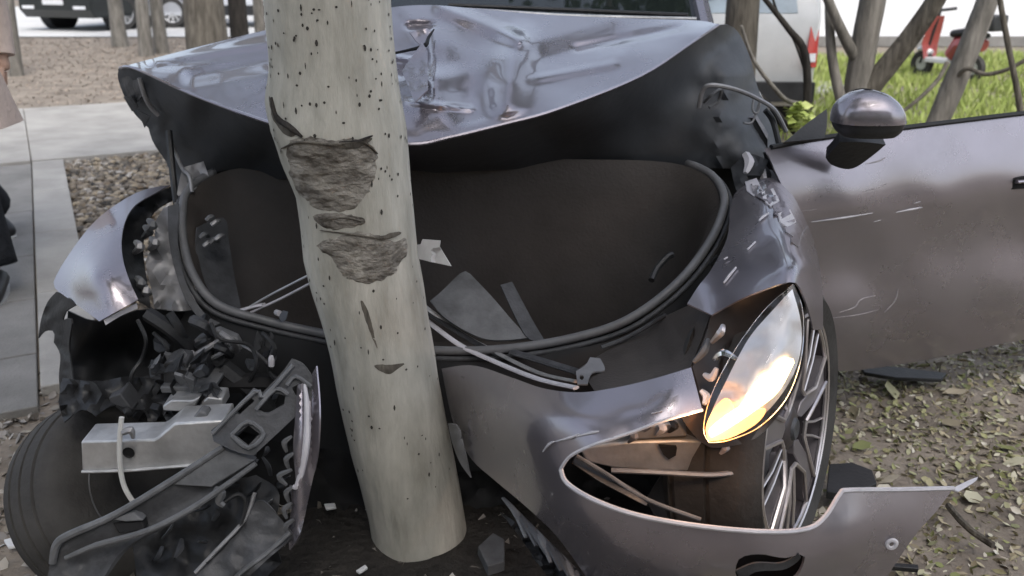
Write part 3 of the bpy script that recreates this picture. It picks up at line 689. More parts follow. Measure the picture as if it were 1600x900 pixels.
# person walking in at the left edge
def person():
    # standing frame: walks along D
    base = Vector((-2.33, 3.66, 0)); D = Vector((.33, -.94, 0)).normalized(); S = Vector((D.y, -D.x, 0))  # S = walker's right... side axis
    def w(f, s, z): return base + D * f + S * s + Vector((0, 0, z))
    t = thing("person", "person in a long beige coat and dark trousers walking at the left edge", "person", base)
    hip = w(0, 0, .93)
    f1 = gr(2, 470); f1 = Vector((f1.x - .04, f1.y + .05, .09)); f2 = gr(28, 366); f2 = Vector((f2.x - .12, f2.y + .02, .11))
    kn1 = (hip + f1) / 2 + D * .10; kn2 = (hip + f2) / 2 + D * .12
    J = {}; V = []; E = []; Rr = []
    def j(n, p, r, par=None):
        J[n] = len(V); V.append(p); Rr.append(r)
        if par: E.append((J[par], J[n]))
    j("pel", hip, .13); j("bel", w(.02, 0, 1.1), .125, "pel"); j("che", w(.03, 0, 1.3), .14, "bel"); j("nec", w(.04, 0, 1.45), .06, "che"); j("he0", w(.06, 0, 1.53), .065, "nec"); j("he1", w(.075, 0, 1.60), .085, "he0"); j("he2", w(.07, 0, 1.67), .075, "he1")
    for k, s_, fo, kn in (("l", -1, f1, kn1), ("r", 1, f2, kn2)):
        j("hi" + k, hip + S * .09 * s_ - Vector((0, 0, .06)), .085, "pel"); j("kn" + k, kn + S * .05 * s_, .055, "hi" + k); j("an" + k, fo, .038, "kn" + k)
        j("sh" + k, w(.03, .17 * s_, 1.40), .055, "che"); j("el" + k, w(-.04 + .1 * s_, .24 * s_, 1.13), .042, "sh" + k); j("wr" + k, w(.06 + .16 * s_, .25 * s_, .90), .028, "el" + k); j("pa" + k, w(.08 + .17 * s_, .25 * s_, .83), .033, "wr" + k)
    me = bpy.data.meshes.new("body"); me.from_pydata([tuple(p) for p in V], E, []); me.materials.append(MATS["skin"])
    o = bpy.data.objects.new("body", me); COL.objects.link(o); link_parent(o, t)
    sk = o.modifiers.new("skin", 'SKIN'); sk.use_smooth_shade = True
    for i, r in enumerate(Rr): me.skin_vertices[0].data[i].radius = (r, r)
    me.skin_vertices[0].data[0].use_root = True
    o.modifiers.new("sub", 'SUBSURF').levels = 1; o.modifiers["sub"].render_levels = 1
    # fingers, face
    for k, s_ in (("l", -1), ("r", 1)):
        p = V[J["pa" + k]]
        for i in range(4):
            q = p + D * (.03 - .02 * i); MB().tube([q, q + Vector((0, 0, -.05)) + S * -.005 * s_, q + Vector((0, 0, -.085 + abs(i - 1.3) * .008)) + S * -.02 * s_], [.009, .008, .006], 6).build("finger", "skin", o)
        q = p + D * .03 + Vector((0, 0, .02)); MB().tube([q, q + D * .025 + Vector((0, 0, -.03)), q + D * .03 + Vector((0, 0, -.06))], [.011, .009, .007], 6).build("thumb", "skin", o)
    h = V[J["he1"]]
    MB().tube([h + D * .07 + Vector((0, 0, .02)), h + D * .105 + Vector((0, 0, -.015)), h + D * .08 + Vector((0, 0, -.025))], [.008, .014, .008], 6).build("nose", "skin", o)
    for s_ in (-1, 1): MB().lathe([(0, 0), (.004, .008), (0, .012)], 10, Matrix.Translation(h + D * .078 + S * .032 * s_ + Vector((0, 0, .022))) @ D.to_track_quat('X', 'Z').to_matrix().to_4x4()).build("eye", "dark_void", o)
    hm = MB(); rows = []
    for i in range(9):
        a = math.pi * i / 8
        rows.append([h + Vector((0, 0, .03)) + D * (-.02) + D * (math.cos(q) * math.sin(a) * .105) + S * (math.sin(q) * math.sin(a) * .098) + Vector((0, 0, math.cos(a) * (.125 if a < 1.6 else .21) * (1 if math.cos(q) < .45 else .75))) - (D * .05 if (math.cos(q) > .45 and a > 1.3) else Vector()) for q in [2 * math.pi * k / 18 for k in range(18)]])
    hm.grid(rows, cv=True).build("hair", "hair", t, sharp=180)
    # clothes
    rows = []
    for z, a, b_, off in ((1.47, .075, .075, .04), (1.43, .19, .10, .03), (1.32, .215, .135, .03), (1.12, .19, .135, .02), (.95, .225, .165, .02), (.8, .26, .22, .03), (.64, .30, .30, .04)):
        rows.append([w(off, 0, z) + S * math.cos(q) * a * (1 + .04 * math.sin(q * 7 + z * 5) * (1.5 - z)) + D * math.sin(q) * b_ * (1 + .06 * math.sin(q * 6) * (1.5 - z)) for q in [2 * math.pi * k / 40 for k in range(40)]])
    MB().grid(rows, cv=True).build("coat", "coat_cloth", t, sharp=180)
    for k in "lr":
        MB().tube(catmull([V[J["sh" + k]], V[J["el" + k]], V[J["wr" + k]]], 5), [.075, .072, .07, .066, .064, .06, .058, .056, .054, .054, .054], 12).build("sleeve", "coat_cloth", t)
        a, kn, an = V[J["hi" + k]], V[J["kn" + k]], V[J["an" + k]]
        MB().tube(catmull([a, kn, an + Vector((0, 0, .04))], 6), [.115, .11, .105, .10, .095, .09, .085, .085, .085, .088, .09, .092, .094], 14).build("trouser_leg", "dark_cloth", t, sharp=180)
        fd = D if k == "l" else Vector((.75, -.66, 0)).normalized(); g0 = Vector((an.x, an.y, 0))
        sh = MB().tube(catmull([g0 - fd * .07 + Vector((0, 0, .06)), g0 + Vector((0, 0, .065)), g0 + fd * .1 + Vector((0, 0, .05)), g0 + fd * .19 + Vector((0, 0, .035))], 4), [.03, .042, .047, .05, .05, .05, .05, .049, .048, .046, .043, .036, .022], 12, flat=.85).build("shoe", "shoe", t, sharp=180)
        MB().prism([g0 + fd * f + Vector((-fd.y, fd.x, 0)) * s_ + Vector((0, 0, .02)) for f, s_ in ((-.1, -.03), (0, -.045), (.1, -.05), (.19, -.03), (.215, 0), (.19, .03), (.1, .05), (0, .045), (-.1, .03))], (0, 0, -.02)).build("sole", "sole", sh)
person()

# ================================================================ THE WRECKED CAR
car = thing("wrecked_car", "mauve-grey car with crushed open nose wrapped round the poplar trunk", "car", gr(800, 620))
# ---- cabin and rear body, mostly hidden
def cxm(Y): return -.13 + .085 * (Y - 1.8)
rows = []
for Y, hwid, zt, zb in ((2.45, .80, .86, .24), (2.75, .86, .90, .22), (3.4, .90, .93, .20), (4.4, .91, .95, .20), (5.3, .89, .97, .22), (5.9, .82, .95, .28), (6.15, .70, .85, .38)):
    c = cxm(Y); rows.append([Vector((c + x * hwid, Y, z)) for x, z in ((-.93, zb), (-1, zb + .12), (-1.0, .55), (-.97, zt - .06), (-.92, zt), (.92, zt), (.97, zt - .06), (1.0, .55), (1, zb + .12), (.93, zb))])
body = MB().grid(rows).build("body_shell", "paint", car, sharp=50)
MB().add([rows[-1][i] for i in range(10)], [tuple(range(10))]).build("tail_panel", "paint", body)
MB().add([rows[0][i] + Vector((0, .004, 0)) for i in range(10)], [tuple(range(10))]).build("firewall", "black_soft", body)
rows = []
for Y, hb, ht, zt in ((2.80, .70, .66, 1.0), (3.1, .76, .64, 1.16), (3.5, .80, .60, 1.36), (4.0, .80, .57, 1.43), (4.7, .79, .56, 1.42), (5.3, .76, .60, 1.25), (5.8, .68, .64, 1.0)):
    c = cxm(Y); rows.append([Vector((c - hb, Y, .93)), Vector((c - ht, Y, zt - .03)), Vector((c - ht * .9, Y, zt)), Vector((c + ht * .9, Y, zt)), Vector((c + ht, Y, zt - .03)), Vector((c + hb, Y, .93))])
cab = MB().grid(rows).build("windscreen", "dark_glass", car, sharp=40)
MB().grid([[p + Vector((0, 0, .012)) for p in r[1:5]] for r in rows[2:5]]).build("roof", "paint", car)
for i in (1, 4):
    MB().tube([r[i] + Vector((0, 0, .008)) for r in rows], .028, 8).build("pillar", "paint", car)
for s_ in (-1, 1):
    Y = 5.2; M = Matrix.Translation((cxm(Y) + s_ * .80, Y, .335)) @ (Matrix() if s_ > 0 else Matrix.Rotation(math.pi, 4, 'Z'))
    wheel_parts(car, M, .335, .24, .22, "rim_dark", 10)
ptube("cowl_trim", [(655, 12, 2.70), (760, 17, 2.73), (870, 24, 2.74), (1000, 28, 2.72), (1088, 30, 2.68)], .006, "alloy", car)
ptube("wiper", [(700, 8, 2.80), (850, 14, 2.82), (980, 20, 2.80), (1075, 24, 2.76)], .007, "black_plastic", car)

# ---- hood
fe = [(188, 105, 2.30), (212, 106, 2.24), (300, 146, 2.10), (420, 190, 1.97), (520, 214, 1.935), (640, 224, 1.93), (700, 214, 1.95), (790, 192, 2.0), (870, 170, 2.05), (1000, 118, 2.20), (1080, 66, 2.36), (1122, 38, 2.47)]
re_ = [(1128, 35, 2.50), (1090, 32, 2.58), (1000, 29, 2.65), (860, 23, 2.69), (750, 14, 2.69), (650, 8, 2.67), (530, 24, 2.63), (420, 46, 2.57), (330, 68, 2.50), (240, 91, 2.40)]
hood_o = [(188, 105, 1)] + [(a, b) for a, b, c in fe[1:5]] + [(640, 224, 1)] + [(a, b) for a, b, c in fe[6:-1]] + [(1122, 38, 1)] + [(a, b) for a, b, c in re_[1:]]
ctrl = fe + re_ + [(300, 110, 2.25), (420, 110, 2.22), (420, 150, 2.08), (350, 130, 2.17), (540, 80, 2.36), (540, 150, 2.08), (620, 60, 2.46), (625, 110, 2.30), (640, 150, 2.10), (640, 190, 1.99),
                   (672, 70, 2.38), (665, 120, 2.17), (672, 155, 2.05), (700, 100, 2.27), (720, 140, 2.13), (735, 165, 2.055), (735, 60, 2.44), (790, 90, 2.31), (812, 75, 2.40), (800, 130, 2.16), (790, 165, 2.065),
                   (850, 130, 2.21), (870, 100, 2.33), (930, 110, 2.28), (900, 60, 2.50), (1000, 80, 2.36), (1010, 55, 2.50), (1070, 50, 2.45)]
def seg(x, y, ax, ay_, bx, by):
    dx, dy = bx - ax, by - ay_; t = max(0, min(1, ((x - ax) * dx + (y - ay_) * dy) / (dx * dx + dy * dy)))
    return math.hypot(x - ax - t * dx, (y - ay_ - t * dy))
creases = [((690, 12), (812, 62), 18, -.045), ((812, 66), (792, 160), 40, -.05), ((664, 60), (668, 150), 12, .04), ((742, 75), (735, 150), 60, .06), ((850, 90), (960, 60), 30, .03), ((640, 160), (735, 170), 8, -.02),
           ((240, 96), (420, 66), 12, -.035), ((300, 120), (420, 96), 20, .03), ((640, 40), (672, 40), 10, .04), ((900, 75), (1060, 44), 10, .02), ((830, 125), (960, 100), 10, -.012), ((620, 90), (660, 96), 8, -.03)]
def hood_d(x, y):
    d = 0
    for (a, b, wd, am) in creases:
        q = seg(x, y, *a, *b)
        t = max(0, 1 - q / wd); d += am * (t * t * (3 - 2 * t) * .6 + t * .4)
    near = math.exp(-((x - 640) / 130.) ** 2)
    edge = min(1, seg(x, y, 188, 105, 420, 190) / 14, seg(x, y, 420, 190, 640, 224) / 14, seg(x, y, 640, 224, 870, 170) / 14, seg(x, y, 870, 170, 1122, 38) / 14)
    d += edge * (fz(x, y, 90, .006, 1) + near * fz(x, y, 24, .007, 2))
    return d * min(1, edge + .15)
hood = sheet("hood", hood_o, ctrl, "paint", car, step=6, ay=2.2, disp=hood_d, thick=.003, sharp=38)
# folded hem along the front edge
ptube("hem", [(a, b + 1, c - .004) for a, b, c in fe], .0042, "paint", hood, n=6)
# torn star-shaped tear by the trunk
for pl in ([(640, 50, 2.44), (668, 44, 2.46), (676, 52, 2.45), (660, 72, 2.40), (650, 64, 2.42)], [(628, 110, 2.2), (660, 66, 2.30), (668, 80, 2.27), (668, 140, 2.07), (648, 160, 2.03)]):
    sheet("torn_flap", [(a, b, 1) for a, b, c in pl], [(a, b, c - .05) for a, b, c in pl], "paint", hood, step=5, disp=lambda x, y: fz(x, y, 10, .012, 7))
ptube("tear_edge", [(612, 84, 2.30), (640, 78, 2.30), (664, 71, 2.27), (670, 58, 2.36), (678, 46, 2.44)], [.003, .004, .006, .004, .002], "dark_void", hood, n=6)

# dark inner panel under the hood, rolled at both ends
ip_o = [(186, 106, 1), (212, 109), (300, 149), (420, 193), (520, 217), (640, 227, 1), (700, 217), (870, 173), (1000, 121), (1080, 69), (1122, 40), (1150, 46), (1172, 90), (1185, 140), (1205, 180), (1217, 222), (1208, 245, 1), (1150, 262), (1100, 262), (1000, 258), (860, 262), (640, 272), (440, 280), (340, 290), (290, 300, 1), (268, 290), (262, 258), (240, 224), (232, 200, 1), (212, 180), (205, 170), (194, 150), (184, 122)]
ip_c = [(a, b + 3, c + .012) for a, b, c in fe] + [(186, 125, 2.34), (200, 160, 2.38), (240, 200, 2.36), (265, 260, 2.36), (290, 300, 2.34), (300, 220, 2.30), (420, 240, 2.26), (440, 280, 2.34), (640, 272, 2.40), (640, 245, 2.25), (860, 262, 2.42), (860, 215, 2.28), (1000, 258, 2.42), (1000, 190, 2.36), (1080, 130, 2.42), (1100, 262, 2.38), (1110, 80, 2.47), (1150, 46, 2.58), (1140, 120, 2.42), (1180, 140, 2.56), (1215, 225, 2.52), (1160, 200, 2.40), (1200, 250, 2.42), (330, 170, 2.16)]
inner = sheet("hood_inner_panel", ip_o, ip_c, "inner_black", car, step=10, disp=lambda x, y: fz(x, y, 40, .018, 4) * (1 if (x < 300 or x > 1080) else .3) + (fz(x, y, 14, .02, 5) if (x < 270 or x > 1110) else 0))
# ragged bits at the left end of the hood
for pl in ([(184, 108, 2.33), (214, 108, 2.26), (222, 150, 2.27), (206, 168, 2.34)], [(193, 152, 2.32), (205, 150, 2.3), (216, 168, 2.3), (206, 174, 2.32)], [(214, 172, 2.30), (234, 182, 2.28), (226, 200, 2.32)]):
    sheet("torn_flange", [(a, b, 1) for a, b, c in pl], pl, "mid_plastic", inner, step=6, disp=lambda x, y: fz(x, y, 12, .012, 9))
ptube("hood_hinge_rod", [(218, 122, 2.24), (226, 150, 2.25), (236, 168, 2.27), (248, 180, 2.28)], .006, "steel_dull", inner)
ptube("gas_strut", [(264, 205, 2.30), (268, 250, 2.26), (272, 290, 2.22), (276, 318, 2.18)], .009, "black_plastic", car)
ptube("strut_cable", [(268, 222, 2.31), (284, 262, 2.26), (296, 275, 2.22), (300, 300, 2.2)], .005, "steel_dull", car)
sheet("hinge_bracket", [(285, 262, 1), (318, 252, 1), (326, 275, 1), (300, 300, 1), (284, 330, 1), (272, 320, 1)], [(285, 262, 2.27), (318, 252, 2.30), (326, 275, 2.28), (300, 300, 2.22), (272, 320, 2.17)], "steel_dull", car, step=8, disp=lambda x, y: fz(x, y, 10, .015, 3))
# cables at the right corner
ptube("cable", [(1092, 168, 2.34), (1098, 142, 2.33), (1112, 133, 2.32), (1150, 140, 2.33), (1185, 155, 2.34), (1210, 172, 2.36), (1228, 205, 2.38)], .006, "steel_dull", car)
ptube("cable", [(1100, 160, 2.36), (1112, 148, 2.34), (1126, 140, 2.36), (1122, 158, 2.37), (1108, 168, 2.36)], .004, "grey_plastic", car)
ptube("cable", [(1178, 150, 2.37), (1176, 172, 2.36), (1184, 176, 2.36), (1188, 156, 2.37), (1176, 190, 2.36), (1162, 192, 2.35)], .003, "steel_dull", car)
ptube("cable", [(1225, 250, 2.36), (1218, 228, 2.36), (1208, 190, 2.38), (1196, 172, 2.38)], .008, "black_plastic", car)
for i in range(7):
    x, y = 1165 + 9 * i, 255 + (i * 37 % 30)
    ptube("torn_clip", [(x, y - 14, 2.28), (x + 6, y, 2.25), (x + (i % 3) * 6, y + 16, 2.22)], [.010, .013, .006], "black_plastic" if i % 2 else "primer", car, n=5)
sheet("hinge_cover", [(1142, 262, 1), (1168, 240), (1200, 250, 1), (1186, 282), (1172, 310), (1152, 300)], [(1142, 262, 2.26), (1200, 250, 2.26), (1172, 310, 2.12), (1152, 300, 2.15)], "black_soft", car, step=7, disp=lambda x, y: fz(x, y, 12, .03, 6))

# ---- front boot tub and its seal
RG = [(285, 335, 2.12), (291, 302, 2.20), (320, 276, 2.28), (370, 260, 2.34), (500, 250, 2.38), (700, 246, 2.40), (900, 246, 2.40), (1040, 250, 2.36), (1104, 268, 2.28), (1130, 302, 2.18), (1126, 342, 2.08), (1098, 395, 1.98), (1050, 450, 1.90), (980, 500, 1.86), (900, 527, 1.85), (800, 544, 1.85), (700, 548, 1.88), (600, 540, 1.92), (500, 520, 1.94), (420, 502, 1.94), (340, 476, 1.95), (302, 430, 1.99), (287, 380, 2.06)]
ring3 = catmull(pts(RG), 5, True); cen = sum(ring3, Vector()) / len(ring3)
def inset(k, dz, ky=None):
    ky = ky or k; out = []
    for p in ring3:
        q = p - cen; out.append(Vector((cen.x + q.x * k, cen.y + q.y * ky, max(.12, p.z + dz))))
    return out
deep = [Vector((cen.x + (p.x - cen.x) * .80, cen.y + (p.y - cen.y) * .80 + .02, .20 + .12 * (p.z - .45))) for p in ring3]
floor_ = [Vector((cen.x + (p.x - cen.x) * .1, cen.y + (p.y - cen.y) * .1, .19)) for p in ring3]
MB().grid([inset(.985, -.004), inset(.95, -.035), inset(.93, -.10, .9), deep, floor_], cv=True).build("front_boot_tub", "tub_plastic", car, sharp=60)
k0, k1 = 7 * 5 + 2, 2 * 5 + 3
seal = MB().tube(ring3[k0:] + ring3[:k1], .0105, 10).build("boot_seal", "seal_rubber", car, sharp=180)
ring_out = [cen + (p - cen) * 1.022 + Vector((0, -.004, -.012)) for p in ring3]
MB().tube(ring_out[k0:] + ring_out[:k1], .0065, 8).build("seal_lip", "mid_plastic", seal, sharp=180)
# apron: body metal sloping away from the seal all round
ap = [cen + Vector(((p.x - cen.x) * 1.10, (p.y - cen.y) * 1.16, (p.z - cen.z))) + Vector((0, .0, -.09)) for p in ring3]
ap2 = [cen + Vector(((p.x - cen.x) * 1.12, (p.y - cen.y) * 1.10, (p.z - cen.z))) + Vector((0, .0, -.30)) for p in ring3]
MB().grid([ring_out, ap, ap2], cv=True).build("boot_surround", "black_soft", car, sharp=60, jit=.015)
# loose things in the tub
sheet("bracket_panel", [(672, 470, 1), (690, 455), (722, 425), (735, 428, 1), (770, 465), (800, 500), (826, 528, 1), (760, 530), (700, 500)], [(672, 470, 1.98), (730, 426, 2.04), (826, 528, 1.90), (760, 530, 1.89), (700, 500, 1.93)], "grey_plastic", car, step=9, thick=.006)
sheet("folded_panel", [(782, 445, 1), (800, 440, 1), (832, 500), (850, 530, 1), (822, 525)], [(782, 445, 2.0), (800, 440, 2.02), (850, 530, 1.90), (822, 525, 1.90)], "mid_plastic", car, step=8, thick=.004)
sheet("side_trim", [(308, 355, 1), (350, 340), (358, 380), (366, 430), (378, 486, 1), (340, 470), (315, 430), (306, 390)], [(308, 355, 2.10), (350, 340, 2.20), (378, 486, 2.0), (340, 470, 1.99), (306, 390, 2.07)], "mid_plastic", car, step=9)
for i, (x, y) in enumerate(((312, 372), (318, 385), (328, 380), (336, 375), (322, 345), (330, 352))):
    ptube("wiring_clip", [(x, y, 2.05), (x + 8, y - 6, 2.06), (x + 14, y - 2 - 4 * (i % 2), 2.08)], [.005, .007, .004], "steel_dull" if i % 2 else "grey_plastic", car, n=6)
sheet("paper_tag", [(640, 384, 1), (657, 382, 1), (660, 374, 1), (688, 376, 1), (687, 386, 1), (705, 416, 1), (668, 408, 1), (644, 402, 1)], [(640, 384, 1.90), (688, 376, 1.88), (705, 416, 1.86), (644, 402, 1.90)], "white_plastic", car, step=6, thick=.002, disp=lambda x, y: (.02 if x > 676 and y > 388 else 0))
for l, r, m in (([(376, 488, 1.96), (420, 462, 1.94), (486, 428, 1.94)], .006, "alloy"), ([(392, 488, 1.95), (440, 466, 1.93), (490, 440, 1.93)], .007, "primer"), ([(372, 486, 1.955), (400, 478, 1.945), (412, 476, 1.94)], .009, "primer"),
                ([(660, 476, 1.98), (720, 520, 1.92), (770, 548, 1.86), (840, 582, 1.72), (900, 596, 1.60)], .007, "alloy"), ([(668, 502, 1.96), (720, 540, 1.88), (775, 566, 1.80), (840, 592, 1.66), (900, 606, 1.55)], .008, "primer"),
                ([(664, 486, 1.97), (740, 534, 1.89), (790, 560, 1.83)], .009, "black_plastic"), ([(800, 550, 1.83), (860, 568, 1.75), (905, 582, 1.64)], .012, "mid_plastic")):
    ptube("trim_strip", l, r, m, car, n=8, flat=.45)
ptube("bolt", [(432, 488, 1.93), (437, 490, 1.91)], .007, "primer", car, n=8)
sheet("latch_catch", [(900, 580, 1), (915, 570), (922, 558, 1), (938, 560, 1), (945, 578), (925, 582), (918, 600, 1), (902, 600, 1)], [(900, 580, 1.62), (938, 560, 1.66), (918, 600, 1.56)], "steel_dull", car, step=5, holes=[[(906, 586), (912, 586), (912, 593), (906, 593)]])
ptube("tub_handle", [(1018, 438, 1.96), (1026, 420, 1.99), (1042, 402, 2.01), (1050, 398, 2.02)], .008, "black_plastic", car)

# ---- right wing (image right) with its holes
wing_c = [(1078, 474, 1.78), (1110, 491, 1.74), (1160, 466, 1.71), (1215, 446, 1.68), (1246, 442, 1.69), (1262, 470, 1.72), (1272, 515, 1.76), (1286, 512, 1.84), (1112, 420, 1.865), (1150, 400, 1.845), (1200, 378, 1.83), (1240, 378, 1.84), (1268, 405, 1.88), (1284, 450, 1.92), (1136, 330, 2.05), (1160, 305, 2.08), (1190, 290, 2.10), (1225, 305, 2.09), (1255, 345, 2.10), (1276, 395, 2.14), (1152, 285, 2.22), (1205, 275, 2.22), (1235, 296, 2.26)]
wing_c = wfd(wing_c)
wing = sheet("front_wing", [(1074, 474, 1), (1092, 446), (1112, 420), (1136, 372), (1141, 325), (1150, 300), (1172, 286), (1205, 278), (1232, 296), (1256, 338), (1274, 385), (1284, 440), (1286, 480), (1286, 514, 1), (1272, 516, 1), (1262, 480), (1250, 450), (1240, 441), (1215, 445), (1160, 466), (1112, 492, 1)], wing_c, "paint", car, step=9,
             disp=lambda x, y: fz(x, y, 45, .006, 11) + fz(x, y, 12, .004, 12) * (1 if x > 1215 or y < 320 else 0), sharp=180)
for l in ([(1145, 357, 1.975), (1152, 345, 2.0), (1155, 340, 2.0)], [(1110, 415, 1.915), (1116, 406, 1.92), (1122, 402, 1.92)]):
    ptube("clip_hole", l, .006, "dark_void", wing, n=6)
def wy(x, y, off=-.004, f=None): return (x, y, tps(wing_c)(x, y) + off)
wingf = tps(wing_c)
for l in ([(1186, 345), (1192, 339), (1201, 333)], [(1131, 405), (1137, 402)], [(1131, 442), (1140, 430), (1150, 418)], [(1168, 390), (1180, 378)]):
    ptube("scratch", [(x, y, wingf(x, y) - .009) for x, y in l], [.002, .003, .002], "primer", wing, n=5)
# crumpled bare edge at the back of the wing
for i in range(9):
    a = i / 8; x, y = 1176 + 70 * a, 292 + 20 * a + 60 * a * a
    pl = [(x - 12, y - 8), (x + 6, y - 14), (x + 16, y + 6), (x + 2, y + 14), (x - 9, y + 6)]
    sheet("bent_flake", [(p, q, 1) for p, q in pl], [(p, q, wingf(p, q) - .012) for p, q in pl], "primer" if i % 3 == 0 else "paint", wing, step=6, disp=lambda p, q: fz(p, q, 6, .012, i))

# ---- left wing
lw_c = [(266, 290, 2.22), (200, 308, 2.14), (150, 345, 2.05), (110, 395, 1.96), (84, 442, 1.90), (120, 476, 1.80), (155, 501, 1.74), (216, 468, 1.77), (195, 410, 1.84), (150, 430, 1.80), (215, 318, 2.10), (165, 365, 1.96), (130, 420, 1.86), (190, 345, 2.0)]
lwf = tps(lw_c)
lwing = sheet("front_wing", [(266, 289, 1), (235, 294), (200, 308), (150, 344), (110, 394), (84, 440), (92, 456, 1), (120, 476), (155, 502, 1), (185, 485), (216, 468, 1), (203, 440), (192, 405), (190, 372), (197, 342), (212, 320), (240, 303)], lw_c, "paint", car, step=9, disp=lambda x, y: fz(x, y, 50, .006, 21) + fz(x, y, 18, .004, 2) * (y > 450), sharp=180)
sheet("torn_edge", [(162, 500, 1), (188, 486), (214, 474, 1), (215, 482, 1), (190, 493), (165, 508, 1)], [(162, 500, 1.74), (214, 474, 1.78), (165, 508, 1.74)], "primer", lwing, step=6)
sheet("wing_gutter", [(268, 291, 1), (240, 304), (213, 321), (198, 343), (191, 372), (193, 405), (204, 440), (217, 470, 1), (236, 482, 1), (230, 440), (224, 390), (232, 345), (252, 322), (270, 314, 1)],
      [(268, 291, 2.28), (213, 321, 2.16), (191, 372, 2.02), (204, 440, 1.88), (217, 470, 1.83), (236, 482, 1.92), (224, 390, 2.06), (252, 322, 2.2)], "black_plastic", car, step=8, disp=lambda x, y: fz(x, y, 12, .02, 5))
for i, (x, y, Y) in enumerate(((232, 352, 2.04), (236, 380, 2.01), (226, 362, 2.06), (212, 386, 2.0), (214, 442, 1.9), (222, 455, 1.9))):
    ptube("gutter_clip", [(x, y - 8, Y), (x + 7, y, Y - .02), (x - 2, y + 9, Y)], [.006, .011, .006], ("grey_plastic", "steel_dull")[i % 2], car, n=6)
sheet("inner_apron", [(243, 345, 1), (258, 322), (268, 330, 1), (275, 380), (286, 430), (312, 482, 1), (282, 486), (243, 484, 1), (236, 450), (228, 410), (240, 380)], [(243, 345, 2.08), (258, 322, 2.14), (275, 380, 2.05), (312, 482, 1.94), (243, 484, 1.94), (228, 410, 2.0)], "steel_dull", car, step=9, disp=lambda x, y: fz(x, y, 14, .02, 15))
sheet("seal_channel", [(262, 322, 1), (280, 318, 1), (278, 380), (290, 440), (318, 488), (345, 505, 1), (325, 508), (296, 478), (276, 430), (264, 375)], [(262, 322, 2.12), (280, 318, 2.13), (278, 380, 2.03), (290, 440, 1.95), (345, 505, 1.90), (296, 478, 1.91), (264, 375, 2.03)], "mid_plastic", car, step=8)
# ---- left wheel housing and what is left of it
sheet("wheel_housing", [(106, 486, 1), (155, 503), (214, 486, 1), (245, 484), (290, 488, 1), (292, 540), (276, 566), (250, 590, 1), (180, 600), (108, 600, 1), (104, 540)], [(106, 486, 1.92), (155, 503, 1.84), (214, 486, 1.87), (290, 488, 1.97), (276, 560, 2.0), (180, 600, 1.95), (108, 600, 1.88), (190, 545, 2.0)], "black_soft", car, step=10, disp=lambda x, y: fz(x, y, 30, .02, 16))
sheet("arch_liner", [(88, 456, 1), (104, 462), (118, 478, 1), (104, 486), (98, 500, 1), (112, 500), (108, 540), (114, 600), (112, 640, 1), (96, 640, 1), (92, 590), (94, 555), (84, 535, 1), (84, 518), (70, 518), (60, 528, 1), (64, 500), (74, 472)], [(88, 456, 1.90), (118, 478, 1.80), (112, 540, 1.83), (112, 640, 1.78), (60, 528, 1.95), (74, 472, 1.93), (94, 590, 1.85)], "black_plastic", car, step=7, disp=lambda x, y: fz(x, y, 15, .02, 17))
sheet("liner_edge", [(100, 596, 1), (180, 594), (250, 584, 1), (244, 604), (180, 612), (120, 612), (104, 612, 1)], [(100, 596, 1.80), (180, 594, 1.84), (250, 584, 1.9), (180, 612, 1.80)], "mid_plastic", car, step=8, disp=lambda x, y: fz(x, y, 10, .03, 18))
# suspension and lamp carrier junk between wing and trunk
junk = [("lamp_mount", [(258, 568), (272, 562), (292, 566), (296, 598), (258, 600)], 1.72, .05, "mid_plastic"),
        ("lamp_mount", [(302, 575), (322, 560), (326, 600), (300, 602)], 1.74, .05, "black_plastic"),
        ("carrier_tray", [(252, 604), (295, 603), (335, 602), (334, 612), (255, 614)], 1.70, .09, "grey_plastic"),
        ("bent_bracket", [(255, 635), (268, 626), (300, 628), (312, 622), (306, 636), (292, 646), (256, 642)], 1.66, .05, "alloy"),
        ("bent_bracket", [(312, 634), (325, 622), (348, 624), (350, 640), (330, 650), (312, 646)], 1.66, .05, "alloy"),
        ("latch_plate", [(292, 545), (310, 528), (340, 515), (368, 528), (376, 545), (350, 560), (345, 572), (318, 562), (300, 562)], 1.80, .02, "grey_plastic"),
        ("control_box", [(170, 620), (190, 615), (210, 640), (200, 650), (172, 628)], 1.70, .05, "mid_plastic")]
for nm, pl, Y, d, m in junk:
    MB().prism([at(x, y, Y) for x, y in pl], (0, d, .004)).build(nm, m, car, bevel=.003, jit=.006)
for i, (a, b_, r, m) in enumerate((((296, 560), (350, 528), .006, "steel_dull"), ((318, 566), (372, 540), .005, "grey_plastic"), ((322, 600), (326, 552), .005, "grey_plastic"), ((300, 552), (290, 556), .007, "primer"), ((376, 538), (420, 570), .004, "steel_dull"), ((335, 540), (360, 556), .009, "black_plastic"), ((308, 540), (330, 530), .008, "black_plastic"), ((345, 520), (372, 548), .006, "steel_dull"), ((265, 490), (292, 545), .010, "black_plastic"), ((300, 500), (330, 520), .012, "mid_plastic"), ((230, 490), (300, 545), .016, "black_plastic"), ((350, 575), (420, 640), .02, "black_plastic"), ((250, 600), (215, 650), .012, "black_plastic"), ((330, 600), (430, 600), .022, "dark_void"))):
    Y = 1.80 - .0 * i
    ptube("mounting_rod", [(a[0], a[1], Y - .02), ((a[0] + b_[0]) / 2 + 3, (a[1] + b_[1]) / 2 - 2, Y - .03), (b_[0], b_[1], Y)], r, m, car, n=6)
ptube("bolt", [(424, 572, 1.74), (424, 562, 1.74), (424, 556, 1.74)], [.006, .007, .004], "primer", car, n=8)
